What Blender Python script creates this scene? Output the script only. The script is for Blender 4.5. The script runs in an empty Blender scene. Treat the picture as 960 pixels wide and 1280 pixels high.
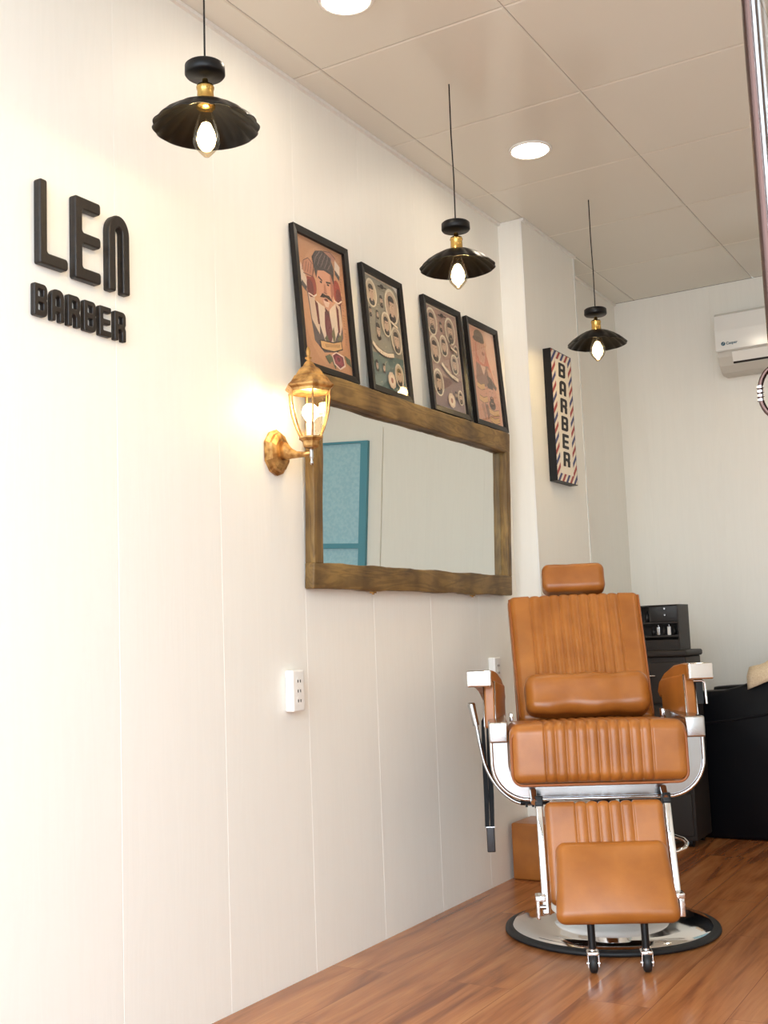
import bpy, bmesh, math, random
from mathutils import Vector, Matrix, noise
random.seed(7)
SC = bpy.context.scene
COL = SC.collection
PI = math.pi
# ------------------------------------------------------------------ camera
def make_camera():
    f, a, b, c = 1412.23, -0.5331, 0.1126, -0.0388
    F = Vector((math.sin(a)*math.cos(b), math.cos(a)*math.cos(b), math.sin(b)))
    R0 = Vector((math.cos(a), -math.sin(a), 0)); U0 = R0.cross(F)
    R = R0*math.cos(c) + U0*math.sin(c); U = U0*math.cos(c) - R0*math.sin(c)
    cam = bpy.data.cameras.new('camera'); o = bpy.data.objects.new('camera', cam)
    COL.objects.link(o)
    cam.sensor_fit = 'VERTICAL'; cam.sensor_height = 24.0; cam.lens = f/1280*24.0
    cam.clip_start = 0.02
    m = Matrix((R, U, -F)).transposed().to_4x4(); m.translation = Vector((1.9123, 0, 0.9368))
    o.matrix_world = m
    SC.camera = o
make_camera()
# ------------------------------------------------------------------ light and exposure
SC.view_settings.view_transform = 'Standard'
SC.view_settings.look = 'None'
SC.view_settings.gamma = 1.0
SC.view_settings.use_curve_mapping = False
SC.view_settings.exposure = 0.0
SC.cycles.use_denoising = True
SC.cycles.max_bounces = 10
SC.cycles.diffuse_bounces = 5
SC.cycles.sample_clamp_indirect = 6.0
W = bpy.data.worlds.new('daylight'); SC.world = W; W.use_nodes = True
bg = W.node_tree.nodes['Background']
bg.inputs[0].default_value = (0.80, 0.90, 1.0, 1); bg.inputs[1].default_value = 8.0
WARM = (1.0, 0.76, 0.37)
P_PENDANT, P_SCONCE, E_DOWN, E_BULB = 20.0, 1.8, 55.0, 22.0
RX = 2.75       # right wall
RY0 = 0.45      # shopfront plane
RY1 = 5.7623    # back wall
H = 2.6855
def portal(name, x0, x1, z0, z1):
    l = bpy.data.lights.new(name, 'AREA'); l.shape = 'RECTANGLE'; l.size = x1-x0; l.size_y = z1-z0
    l.cycles.is_portal = True
    o = bpy.data.objects.new(name, l); COL.objects.link(o)
    o.location = ((x0+x1)/2, RY0-.03, (z0+z1)/2); o.rotation_euler = (PI/2, 0, 0)
    o.rotation_euler = (-PI/2, 0, PI)  # faces +y
    return o
portal('daylight_opening', 0.05, RX-.05, 0.02, 2.60)

# ------------------------------------------------------------------ materials
def lin(r, g, b):
    f = lambda v: (v/255/12.92 if v/255 <= .04045 else ((v/255+.055)/1.055)**2.4)
    return (f(r), f(g), f(b), 1)
def mat(name, col, rough=.5, metal=0, spec=.5, coat=0, coat_r=.1, emis=None, es=0):
    m = bpy.data.materials.new(name); m.use_nodes = True
    b = m.node_tree.nodes['Principled BSDF']
    b.inputs['Base Color'].default_value = col; b.inputs['Roughness'].default_value = rough
    b.inputs['Metallic'].default_value = metal; b.inputs['Specular IOR Level'].default_value = spec
    b.inputs['Coat Weight'].default_value = coat; b.inputs['Coat Roughness'].default_value = coat_r
    if emis: b.inputs['Emission Color'].default_value = emis; b.inputs['Emission Strength'].default_value = es
    return m
def nn(m, t, **k):
    n = m.node_tree.nodes.new(t)
    for a, v in k.items(): setattr(n, a, v)
    return n
def bsdf(m): return m.node_tree.nodes['Principled BSDF']
def add_noise(m, colA, colB, scale=(1,1,1), nscale=5, detail=6, bump=0, rough=None, lo=.35, hi=.65, distort=0, bdist=.002):
    L = m.node_tree.links; tc = nn(m,'ShaderNodeTexCoord'); mp = nn(m,'ShaderNodeMapping')
    mp.inputs['Scale'].default_value = scale
    L.new(tc.outputs['Object'], mp.inputs['Vector'])
    no = nn(m,'ShaderNodeTexNoise'); no.inputs['Scale'].default_value = nscale
    no.inputs['Detail'].default_value = detail; no.inputs['Distortion'].default_value = distort
    L.new(mp.outputs[0], no.inputs['Vector'])
    cr = nn(m,'ShaderNodeValToRGB'); cr.color_ramp.elements[0].position = lo; cr.color_ramp.elements[1].position = hi
    cr.color_ramp.elements[0].color = colA; cr.color_ramp.elements[1].color = colB
    L.new(no.outputs['Fac'], cr.inputs[0]); L.new(cr.outputs[0], bsdf(m).inputs['Base Color'])
    if bump:
        bu = nn(m,'ShaderNodeBump'); bu.inputs['Strength'].default_value = bump; bu.inputs['Distance'].default_value = bdist
        L.new(no.outputs['Fac'], bu.inputs['Height']); L.new(bu.outputs[0], bsdf(m).inputs['Normal'])
    return no
M = {}
M['wall'] = mat('white_wood_grain_panel', lin(240,236,228), .45)
def wallmat(m, base, dark):
    L = m.node_tree.links; tc = nn(m,'ShaderNodeTexCoord'); mp = nn(m,'ShaderNodeMapping')
    mp.inputs['Scale'].default_value = (14, 14, .9); L.new(tc.outputs['Object'], mp.inputs['Vector'])
    no = nn(m,'ShaderNodeTexNoise'); no.inputs['Scale'].default_value = 1.6; no.inputs['Detail'].default_value = 5; no.inputs['Distortion'].default_value = 1.3
    L.new(mp.outputs[0], no.inputs['Vector'])
    ma = nn(m,'ShaderNodeMath', operation='MULTIPLY'); ma.inputs[1].default_value = 26
    si = nn(m,'ShaderNodeMath', operation='SINE')
    L.new(no.outputs['Fac'], ma.inputs[0]); L.new(ma.outputs[0], si.inputs[0])
    cr = nn(m,'ShaderNodeMapRange'); cr.inputs['From Min'].default_value = -1; cr.inputs['From Max'].default_value = 1
    L.new(si.outputs[0], cr.inputs[0])
    mx = nn(m,'ShaderNodeMix', data_type='RGBA'); mx.inputs['A'].default_value = dark; mx.inputs['B'].default_value = base
    L.new(cr.outputs[0], mx.inputs['Factor']); L.new(mx.outputs['Result'], bsdf(m).inputs['Base Color'])
    bu = nn(m,'ShaderNodeBump'); bu.inputs['Strength'].default_value = .05; bu.inputs['Distance'].default_value = .001
    L.new(si.outputs[0], bu.inputs['Height']); L.new(bu.outputs[0], bsdf(m).inputs['Normal'])
wallmat(M['wall'], lin(244,241.5,233), lin(242.5,240,231.5))
M['seam'] = mat('panel_joint', lin(205,198,186), .7)
M['ceil'] = mat('satin_ceiling_panel', lin(230,227,216), .13, spec=.5)
M['ceilback'] = mat('ceiling_gap', lin(90,84,76), .9)
M['white'] = mat('white_plastic', lin(238,236,230), .3)
M['whitegloss'] = mat('glossy_white_plastic', lin(232,232,228), .12, coat=.5)
M['grey_plastic'] = mat('light_grey_plastic', lin(205,200,190), .4)
M['slot'] = mat('dark_slot', lin(35,30,28), .6)
M['leather'] = mat('tan_leather', lin(196,120,52), .33, spec=.55)
add_noise(M['leather'], lin(150,88,32), lin(170,104,42), nscale=9, detail=5)
def leather_bump(m, sc=260, st=.12):
    L = m.node_tree.links; tc = nn(m,'ShaderNodeTexCoord'); v = nn(m,'ShaderNodeTexVoronoi'); v.inputs['Scale'].default_value = sc
    L.new(tc.outputs['Object'], v.inputs['Vector']); bu = nn(m,'ShaderNodeBump'); bu.inputs['Strength'].default_value = st; bu.inputs['Distance'].default_value = .0006
    L.new(v.outputs['Distance'], bu.inputs['Height']); L.new(bu.outputs[0], bsdf(m).inputs['Normal'])
leather_bump(M['leather'])
M['piping'] = mat('dark_tan_piping', lin(150,84,36), .4)
M['thread'] = mat('pale_stitching', lin(222,160,96), .6)
M['chrome'] = mat('polished_chrome', (.82,.82,.82,1), .07, metal=1)
M['satin'] = mat('satin_steel', (.50,.50,.50,1), .24, metal=1)
M['apron'] = mat('brushed_steel', (.40,.40,.40,1), .18, metal=1)
M['strap'] = mat('black_strap_leather', lin(9,10,13), .5, spec=.2)
M['rubber'] = mat('black_rubber', lin(20,21,23), .55)
M['blackmetal'] = mat('black_lacquered_metal', lin(15,14,15), .4, spec=.3)
M['shade'] = mat('black_shade_lacquer', lin(6,5,5), .35, spec=.25)
M['brass'] = mat('aged_brass', (.62,.40,.12,1), .25, metal=1)
M['bronze'] = mat('antique_gold_bronze', (.50,.29,.10,1), .42, metal=.85)
add_noise(M['bronze'], (.28,.13,.04,1), (.72,.44,.16,1), nscale=40, detail=6, bump=.3)
M['darkwood'] = mat('dark_brown_painted_wood', lin(52,40,36), .45)
add_noise(M['darkwood'], lin(20,15,13), lin(33,25,22), scale=(6,6,1), nscale=14, bump=.1)
M['blackframe'] = mat('black_picture_frame', lin(18,14,14), .35, spec=.35)
M['mirror'] = mat('mirror_glass', (.80,.83,.80,1), .0, metal=1)
M['blackleather'] = mat('black_leather', lin(10,12,17), .5, spec=.22)
leather_bump(M['blackleather'], 160, .2)
M['trolley'] = mat('dark_grey_plastic', lin(50,45,42), .5, spec=.3)
M['trolleydark'] = mat('black_plastic', lin(26,24,24), .4)
M['towel'] = mat('beige_towel', lin(226,204,170), .95)
add_noise(M['towel'], lin(214,190,154), lin(234,214,184), nscale=180, bump=.5)
M['teal'] = mat('teal_painted_metal', lin(84,150,168), .4)
M['tealglass'] = mat('frosted_blue_glass', lin(165,208,220), .35)
add_noise(M['tealglass'], lin(160,205,220), lin(174,214,226), nscale=50, detail=3, lo=.4, hi=.6)
M['doorbronze'] = mat('red_bronze_metal', (.085,.05,.042,1), .25, metal=1)
M['concrete'] = mat('pavement', lin(150,148,142), .9)
def woodfloor():
    m = mat('orange_laminate', lin(178,104,62), .24, spec=.5); L = m.node_tree.links
    tc = nn(m,'ShaderNodeTexCoord')
    mp = nn(m,'ShaderNodeMapping'); mp.inputs['Rotation'].default_value = (0,0,PI/2)
    L.new(tc.outputs['Object'], mp.inputs['Vector'])
    br = nn(m,'ShaderNodeTexBrick'); br.inputs['Scale'].default_value = 1
    br.inputs['Brick Width'].default_value = 1.2; br.inputs['Row Height'].default_value = .19
    br.inputs['Mortar Size'].default_value = .0012; br.inputs['Mortar Smooth'].default_value = .3
    br.offset = .37; br.inputs['Color1'].default_value = (0,0,0,1); br.inputs['Color2'].default_value = (1,1,1,1)
    br.inputs['Mortar'].default_value = (.5,.5,.5,1)
    L.new(mp.outputs[0], br.inputs['Vector'])
    mp2 = nn(m,'ShaderNodeMapping'); mp2.inputs['Scale'].default_value = (9,.9,1)
    L.new(tc.outputs['Object'], mp2.inputs['Vector'])
    ad = nn(m,'ShaderNodeVectorMath', operation='MULTIPLY_ADD'); ad.inputs[1].default_value = (.8,.8,.8)
    L.new(br.outputs['Color'], ad.inputs[0]); L.new(mp2.outputs[0], ad.inputs[2])
    n1 = nn(m,'ShaderNodeTexNoise'); n1.inputs['Scale'].default_value = 1.4; n1.inputs['Detail'].default_value = 7; n1.inputs['Distortion'].default_value = 1.2
    L.new(ad.outputs[0], n1.inputs['Vector'])
    cr = nn(m,'ShaderNodeValToRGB'); e = cr.color_ramp.elements
    e[0].position = .30; e[0].color = lin(126,72,42); e[1].position = .74; e[1].color = lin(190,128,78)
    x = e.new(.5); x.color = lin(168,106,62)
    L.new(n1.outputs['Fac'], cr.inputs[0])
    mp3 = nn(m,'ShaderNodeMapping'); mp3.inputs['Scale'].default_value = (60,3,1); L.new(tc.outputs['Object'], mp3.inputs['Vector'])
    n2 = nn(m,'ShaderNodeTexNoise'); n2.inputs['Scale'].default_value = 2; n2.inputs['Detail'].default_value = 4; L.new(mp3.outputs[0], n2.inputs['Vector'])
    mr = nn(m,'ShaderNodeMapRange'); mr.inputs['From Min'].default_value=.3; mr.inputs['From Max'].default_value=.7; mr.inputs['To Min'].default_value=.86; mr.inputs['To Max'].default_value=1.08
    L.new(n2.outputs['Fac'], mr.inputs[0])
    mx = nn(m,'ShaderNodeVectorMath', operation='SCALE'); L.new(cr.outputs[0], mx.inputs[0]); L.new(mr.outputs[0], mx.inputs['Scale'])
    mo = nn(m,'ShaderNodeMix', data_type='RGBA'); mo.inputs['B'].default_value = lin(132,78,46)
    L.new(br.outputs['Fac'], mo.inputs['Factor']); L.new(mx.outputs[0], mo.inputs['A']); L.new(mo.outputs['Result'], bsdf(m).inputs['Base Color'])
    return m
M['floor'] = woodfloor()
def rustic():
    m = mat('weathered_brown_wood', lin(110,88,52), .5, spec=.4); L = m.node_tree.links
    tc = nn(m,'ShaderNodeTexCoord'); mp = nn(m,'ShaderNodeMapping'); mp.inputs['Scale'].default_value = (12,1.5,12)
    L.new(tc.outputs['Object'], mp.inputs['Vector'])
    n1 = nn(m,'ShaderNodeTexNoise'); n1.inputs['Scale'].default_value = 1.5; n1.inputs['Detail'].default_value = 6; n1.inputs['Distortion'].default_value = 1.6
    L.new(mp.outputs[0], n1.inputs['Vector'])
    ma = nn(m,'ShaderNodeMath', operation='MULTIPLY'); ma.inputs[1].default_value = 34; si = nn(m,'ShaderNodeMath', operation='SINE')
    L.new(n1.outputs['Fac'], ma.inputs[0]); L.new(ma.outputs[0], si.inputs[0])
    mr = nn(m,'ShaderNodeMapRange'); mr.inputs['From Min'].default_value=-1; mr.inputs['From Max'].default_value=1; mr.inputs['To Min'].default_value=0; mr.inputs['To Max'].default_value=.16
    L.new(si.outputs[0], mr.inputs[0])
    n2 = nn(m,'ShaderNodeTexNoise'); n2.inputs['Scale'].default_value = 7; n2.inputs['Detail'].default_value = 5; L.new(tc.outputs['Object'], n2.inputs['Vector'])
    ad = nn(m,'ShaderNodeMath', operation='ADD'); L.new(mr.outputs[0], ad.inputs[0]); L.new(n2.outputs['Fac'], ad.inputs[1])
    cr = nn(m,'ShaderNodeValToRGB'); e = cr.color_ramp.elements
    e[0].position=.32; e[0].color=lin(76,56,32); e[1].position=.85; e[1].color=lin(150,120,68); x=e.new(.58); x.color=lin(116,90,50)
    L.new(ad.outputs[0], cr.inputs[0]); L.new(cr.outputs[0], bsdf(m).inputs['Base Color'])
    bu = nn(m,'ShaderNodeBump'); bu.inputs['Strength'].default_value=.4; bu.inputs['Distance'].default_value=.002
    L.new(ad.outputs[0], bu.inputs['Height']); L.new(bu.outputs[0], bsdf(m).inputs['Normal'])
    return m
M['rustic'] = rustic()
def rustic_v():   # same timber with its grain running up a post
    m = M['rustic'].copy(); m.name = 'weathered_brown_wood_post'
    for n in m.node_tree.nodes:
        if n.type == 'MAPPING': n.inputs['Scale'].default_value = (12,12,1.5)
    return m
M['rusticv'] = rustic_v()
def thin_glass(name, tint, gloss=.08, fr=.4):
    m = bpy.data.materials.new(name); m.use_nodes = True; nt = m.node_tree; nt.nodes.clear()
    out = nt.nodes.new('ShaderNodeOutputMaterial'); mx = nt.nodes.new('ShaderNodeMixShader'); mx.inputs[0].default_value = gloss
    t = nt.nodes.new('ShaderNodeBsdfTransparent'); t.inputs[0].default_value = tint
    g = nt.nodes.new('ShaderNodeBsdfGlossy'); g.inputs['Roughness'].default_value = .03
    lw = nt.nodes.new('ShaderNodeLayerWeight'); lw.inputs[0].default_value = .25
    ma = nt.nodes.new('ShaderNodeMath'); ma.operation = 'MULTIPLY_ADD'; ma.inputs[1].default_value = fr; ma.inputs[2].default_value = gloss
    nt.links.new(lw.outputs['Fresnel'], ma.inputs[0]); nt.links.new(ma.outputs[0], mx.inputs[0])
    nt.links.new(t.outputs[0], mx.inputs[1]); nt.links.new(g.outputs[0], mx.inputs[2]); nt.links.new(mx.outputs[0], out.inputs[0])
    return m
M['glass'] = thin_glass('clear_glass', (.97,.98,.98,1), .04)
M['bulbglass'] = thin_glass('amber_bulb_glass', (1,.93,.80,1), .05)
M['picglass'] = thin_glass('picture_glass', (1,1,1,1), .02, .15)
def emit(name, col, s):
    m = bpy.data.materials.new(name); m.use_nodes = True; nt = m.node_tree; nt.nodes.clear()
    out = nt.nodes.new('ShaderNodeOutputMaterial'); e = nt.nodes.new('ShaderNodeEmission'); e.inputs[0].default_value = (*col,1); e.inputs[1].default_value = s
    nt.links.new(e.outputs[0], out.inputs[0]); return m
M['filament_bloom'] = emit('glowing_filament_bloom', (1,.74,.40), E_BULB)
M['lantern_bulb'] = emit('lit_lantern_bulb', (1,.80,.50), 16)
M['down'] = emit('lit_diffuser', (1,.86,.68), E_DOWN)
def vcol(name, rough=.6):
    m = mat(name, (1,1,1,1), rough); a = nn(m,'ShaderNodeVertexColor'); a.layer_name = 'Col'
    m.node_tree.links.new(a.outputs[0], bsdf(m).inputs['Base Color']); return m
M['print'] = vcol('printed_paper', .5)

# ------------------------------------------------------------------ mesh helpers
class MB:
    def __init__(s): s.v=[]; s.f=[]; s.m=[]; s.sm=[]; s.c=[]; s.mats=[]
    def mi(s, m):
        if m not in s.mats: s.mats.append(m)
        return s.mats.index(m)
    def add(s, vs, fs, m, smooth=False, T=None, col=(1,1,1,1)):
        o = len(s.v); k = s.mi(m)
        s.v += [tuple(T @ Vector(v)) if T is not None else tuple(v) for v in vs]
        for f in fs: s.f.append([i+o for i in f]); s.m.append(k); s.sm.append(smooth); s.c.append(col)
        return s
    def box(s, a, b, m, T=None, bev=0):
        if bev: 
            cx=[(a[i]+b[i])/2 for i in range(3)]; sz=[b[i]-a[i] for i in range(3)]
            return s.rbox(sz, bev, m, T=(T or Matrix())@Matrix.Translation(cx), n=2, seg=2)
        x0,y0,z0=a; x1,y1,z1=b
        vs=[(x0,y0,z0),(x1,y0,z0),(x1,y1,z0),(x0,y1,z0),(x0,y0,z1),(x1,y0,z1),(x1,y1,z1),(x0,y1,z1)]
        return s.add(vs,[(0,3,2,1),(4,5,6,7),(0,1,5,4),(1,2,6,5),(2,3,7,6),(3,0,4,7)],m,False,T)
    def rbox(s, sz, r, m, T=None, n=(2,2,2), seg=4, disp=None, smooth=True):
        """rounded box; n = extra divisions of the flat part per axis"""
        if isinstance(n,int): n=(n,n,n)
        hx=[v/2 for v in sz]; r=min(r,min(hx)*.999)
        def coords(h,k):
            i=h-r; out=[-h+ r*(1-math.cos(j/seg*PI/2)) if 0 else -i-r*math.tan((1-j/seg)*PI/4) for j in range(seg)]
            out+= [-i+2*i*j/k for j in range(k+1)]
            out+= [i+r*math.tan((j+1)/seg*PI/4) for j in range(seg)]
            return out
        X=[coords(hx[a],n[a]) for a in range(3)]
        idx={}; vs=[]; fs=[]
        def vert(p):
            key=tuple(round(c,7) for c in p)
            if key in idx: return idx[key]
            inner=Vector([max(-(hx[a]-r),min(hx[a]-r,p[a])) for a in range(3)])
            d=Vector(p)-inner
            if d.length>1e-9: d.normalize()
            q=inner+d*r
            if disp: q=disp(q,d)
            idx[key]=len(vs); vs.append(tuple(q)); return idx[key]
        for ax in range(3):
            u,v=(ax+1)%3,(ax+2)%3
            for sgn in (-1,1):
                for i in range(len(X[u])-1):
                    for j in range(len(X[v])-1):
                        q=[]
                        for (a,b) in ((i,j),(i+1,j),(i+1,j+1),(i,j+1)):
                            p=[0,0,0]; p[ax]=sgn*hx[ax]; p[u]=X[u][a]; p[v]=X[v][b]; q.append(vert(p))
                        fs.append(q if sgn>0 else q[::-1])
        return s.add(vs,fs,m,smooth,T)
    def lathe(s, prof, m, T=None, n=32, smooth=True, rad=None):
        vs=[];fs=[]
        for i,(r,z) in enumerate(prof):
            for k in range(n):
                a=2*PI*k/n; rr=r*(rad(a,i) if rad else 1); vs.append((rr*math.cos(a),rr*math.sin(a),z))
        for i in range(len(prof)-1):
            for k in range(n):
                k2=(k+1)%n; fs.append((i*n+k,i*n+k2,(i+1)*n+k2,(i+1)*n+k))
        if prof[0][0]<1e-3: pass
        return s.add(vs,fs,m,smooth,T)
    def cyl(s, p0, p1, r, m, n=16, r1=None, caps=True, smooth=True, T=None):
        p0=Vector(p0);p1=Vector(p1); d=p1-p0; L=d.length; q=d.to_track_quat('Z','Y').to_matrix().to_4x4(); q.translation=p0
        if T is not None: q=T@q
        r1=r if r1 is None else r1
        vs=[];fs=[]
        for (rr,z) in ((r,0),(r1,L)):
            for k in range(n):
                a=2*PI*k/n; vs.append((rr*math.cos(a),rr*math.sin(a),z))
        s.add(vs,[(k,(k+1)%n,n+(k+1)%n,n+k) for k in range(n)],m,smooth,q)
        if caps: s.add(vs,[tuple(range(n))[::-1],tuple(range(n,2*n))],m,False,q)
        return s
    def tube(s, pts, r, m, n=10, T=None, rz=None, closed=False, flat=1.0):
        """tube along points, radius r or list"""
        P=[Vector(p) for p in pts]; N=len(P); vs=[];fs=[]
        up=Vector((0,0,1)); prev=None
        for i,p in enumerate(P):
            if closed: t=(P[(i+1)%N]-P[i-1])
            else: t=(P[min(i+1,N-1)]-P[max(i-1,0)])
            t.normalize()
            if prev is None:
                a=t.cross(up); 
                if a.length<.05: a=t.cross(Vector((1,0,0)))
            else: a=prev-t*prev.dot(t)
            a.normalize(); prev=a; b=t.cross(a)
            rr=r[i] if isinstance(r,(list,tuple)) else r
            for k in range(n):
                w=2*PI*k/n; vs.append(tuple(p+a*math.cos(w)*rr+b*math.sin(w)*rr*flat))
        rng=N if closed else N-1
        for i in range(rng):
            j=(i+1)%N
            for k in range(n):
                k2=(k+1)%n; fs.append((i*n+k,i*n+k2,j*n+k2,j*n+k))
        s.add(vs,fs,m,True,T)
        if not closed: s.add(vs,[tuple(range(n))[::-1],tuple(range((N-1)*n,N*n))],m,False,T)
        return s
    def prism(s, poly, a0, a1, m, axis=1, T=None, smooth=False, col=(1,1,1,1)):
        """extrude a 2D polygon along axis; poly coords are the other two axes in order"""
        n=len(poly); vs=[]
        for a in (a0,a1):
            for (u,v) in poly:
                p=[0,0,0]; o=[i for i in range(3) if i!=axis]; p[axis]=a; p[o[0]]=u; p[o[1]]=v; vs.append(tuple(p))
        s.add(vs,[(k,(k+1)%n,n+(k+1)%n,n+k) for k in range(n)],m,smooth,T,col)
        s.add(vs,[tuple(range(n))[::-1],tuple(range(n,2*n))],m,False,T,col)
        return s
    def build(s, name, parent=None, label=None, fixn=True, weld=False):
        me=bpy.data.meshes.new(name); me.from_pydata(s.v,[],s.f)
        for mm in s.mats: me.materials.append(mm)
        me.polygons.foreach_set('material_index',s.m); me.polygons.foreach_set('use_smooth',s.sm)
        if any(c!=(1,1,1,1) for c in s.c):
            at=me.color_attributes.new('Col','FLOAT_COLOR','CORNER')
            for p in me.polygons:
                for li in p.loop_indices: at.data[li].color=s.c[p.index]
        me.update()
        if fixn:
            bm=bmesh.new(); bm.from_mesh(me)
            if weld: bmesh.ops.remove_doubles(bm,verts=bm.verts,dist=1e-5)
            bmesh.ops.recalc_face_normals(bm,faces=bm.faces); bm.to_mesh(me); bm.free()
        o=bpy.data.objects.new(name,me); COL.objects.link(o)
        if parent: o.parent=parent
        if label: o['label']=label
        return o
def tag(o,label,cat,group=None,kind=None):
    o['label']=label; o['category']=cat
    if group: o['group']=group
    if kind: o['kind']=kind
    return o
def thing(name,label,cat,loc=(0,0,0),rz=0,group=None,rot=None):
    o=bpy.data.objects.new(name,None); COL.objects.link(o); o.location=loc; o.rotation_euler=rot or (0,0,rz)
    o.empty_display_size=.1
    return tag(o,label,cat,group)
def struct(o,label=None,cat=None):
    o['kind']='structure'
    if label: o['label']=label
    if cat: o['category']=cat
    return o
def curve_mesh(splines, extrude, bevel, m, name):
    """2D outlines (with holes) -> solid mesh with bevelled edges in the XY plane"""
    cu=bpy.data.curves.new(name,'CURVE'); cu.dimensions='2D'; cu.fill_mode='BOTH'; cu.extrude=extrude*40; cu.bevel_depth=bevel*40; cu.bevel_resolution=1; cu.offset=-bevel*40
    for sp in splines:
        s=cu.splines.new('POLY'); s.points.add(len(sp)-1)
        for i,(x,y) in enumerate(sp): s.points[i].co=(x*40,y*40,0,1)
        s.use_cyclic_u=True
    cu.materials.append(m)
    o=bpy.data.objects.new(name,cu); COL.objects.link(o)
    bpy.context.view_layer.update()
    me=bpy.data.meshes.new_from_object(o.evaluated_get(bpy.context.evaluated_depsgraph_get()))
    bpy.data.objects.remove(o); bpy.data.curves.remove(cu)
    me.transform(Matrix.Diagonal((1/40,1/40,1/40,1))); me.materials.clear(); me.materials.append(m)
    return me
def text_mesh(txt,size,m,extrude=.0004,offset=0,spacing=1,align='LEFT'):
    cu=bpy.data.curves.new('lettering','FONT'); cu.body=txt; cu.size=size; cu.extrude=extrude; cu.offset=offset; cu.space_character=spacing; cu.align_x=align
    o=bpy.data.objects.new('lettering',cu); COL.objects.link(o); bpy.context.view_layer.update()
    me=bpy.data.meshes.new_from_object(o.evaluated_get(bpy.context.evaluated_depsgraph_get()))
    bpy.data.objects.remove(o); bpy.data.curves.remove(cu); me.materials.clear(); me.materials.append(m); return me
def link_mesh(name,me,parent=None,mw=None):
    o=bpy.data.objects.new(name,me); COL.objects.link(o)
    if parent: o.parent=parent
    if mw is not None: o.matrix_local=mw
    return o
def rp(pts, seg=5):
    """polygon with filleted corners: (x,y,r)"""
    out=[]; n=len(pts)
    for i in range(n):
        x,y,r=pts[i]; p=Vector((x,y)); a=Vector(pts[i-1][:2]); b=Vector(pts[(i+1)%n][:2])
        if r<=0: out.append((x,y)); continue
        da=(a-p).normalized(); db=(b-p).normalized()
        ang=da.angle(db); t=r/math.tan(ang/2); t=min(t,(a-p).length*.5,(b-p).length*.5); r2=t*math.tan(ang/2)
        c=p+(da+db).normalized()*(r2/math.sin(ang/2))
        s0=p+da*t-c; s1=p+db*t-c
        a0=math.atan2(s0.y,s0.x); a1=math.atan2(s1.y,s1.x); d=(a1-a0+PI)%(2*PI)-PI
        for k in range(seg+1): w=a0+d*k/seg; out.append((c.x+r2*math.cos(w),c.y+r2*math.sin(w)))
    return out

# ------------------------------------------------------------------ room shell
def grooved(name, u0, u1, seams, mk, z0=0, z1=H, g=.003, d=.0009):
    """wall sheet whose panel joints are shallow V grooves; mk(u,depth,z)->point"""
    us=[(u0,0)]
    for s_ in seams:
        if u0+.02<s_<u1-.02: us+=[(s_-g/2,0),(s_,-d),(s_+g/2,0)]
    us.append((u1,0)); vs=[]; 
    for z in (z0,z1):
        for u,dd in us: vs.append(mk(u,dd,z))
    n=len(us); mb=MB(); fs=[(i,i+1,n+i+1,n+i) for i in range(n-1)]
    for i,f in enumerate(fs):
        mb.add(vs,[f],M['wall'])
    # thickness behind the face
    back=[mk(u0,-.1,z0),mk(u1,-.1,z0),mk(u1,-.1,z1),mk(u0,-.1,z1)]
    f=[mk(u0,0,z0),mk(u1,0,z0),mk(u1,0,z1),mk(u0,0,z1)]
    mb.add(back+f,[(0,1,2,3),(0,4,5,1),(1,5,6,2),(2,6,7,3),(3,7,4,0)],M['wall'])
    o=mb.build(name); return struct(o)
P0=2.3766; PW=.388
seams=[P0+PW*i for i in range(-6,12)]
grooved('wall_left',RY0-.1,RY1+.1,seams,lambda u,d,z:(d,u,z))
grooved('wall_back',0,RX,[.136+.37*i for i in range(9)],lambda u,d,z:(u,RY1-d,z))
grooved('wall_right',RY0-.1,RY1+.1,seams,lambda u,d,z:(RX-d,u,z))
mb=MB(); mb.box((-.1,-2.2,-.08),(RX+.1,RY1+.1,0),M['floor']); struct(mb.build('floor'))
# pier that stands out from the left wall
PD,PE0,PE1=.1074,4.288,4.895
mb=MB(); mb.box((.0,PE0,0),(PD,PE1,H-.001),M['wall']); struct(mb.build('wall_pier'))
mb=MB()
mb.box((PD-.012,PE1-.012,0.0),(PD+.002,PE1+.002,H-.003),M['whitegloss']); struct(mb.build('trim_1'))
mb=MB()
mb.box((PD-.006,PE0-.0015,0.0),(PD+.0015,PE0+.006,H-.003),M['white']); struct(mb.build('trim_2'))
# ceiling of square panels with chamfered joints
X1,X2=.111,.727
xe=[0,X1]+[X1+.616*i for i in range(1,5)]+[RX]
ye=[RY0-.1]+[2.7728-.6*i for i in range(3,0,-1)]+[2.7728+.6*i for i in range(0,5)]+[RY1]
mb=MB(); mb.box((-.1,RY0-.1,H+.004),(RX+.1,RY1+.1,H+.1),M['ceilback'])
for i in range(len(xe)-1):
    for j in range(len(ye)-1):
        a,b,c,d=xe[i]+.0008,xe[i+1]-.0008,ye[j]+.0008,ye[j+1]-.0008; e=.0055
        vs=[(a+e,c+e,H),(b-e,c+e,H),(b-e,d-e,H),(a+e,d-e,H),(a,c,H+.0028),(b,c,H+.0028),(b,d,H+.0028),(a,d,H+.0028)]
        mb.add(vs,[(3,2,1,0),(0,1,5,4),(1,2,6,5),(2,3,7,6),(3,0,4,7)],M['ceil'])
        mb.add([(x,y,H+.0028 if k<4 else H+.004) for k,(x,y) in enumerate([(a,c),(b,c),(b,d),(a,d)]*2)],[(0,1,5,4),(1,2,6,5),(2,3,7,6),(3,0,4,7)],M['ceil'])
struct(mb.build('ceiling',fixn=False))
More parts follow.
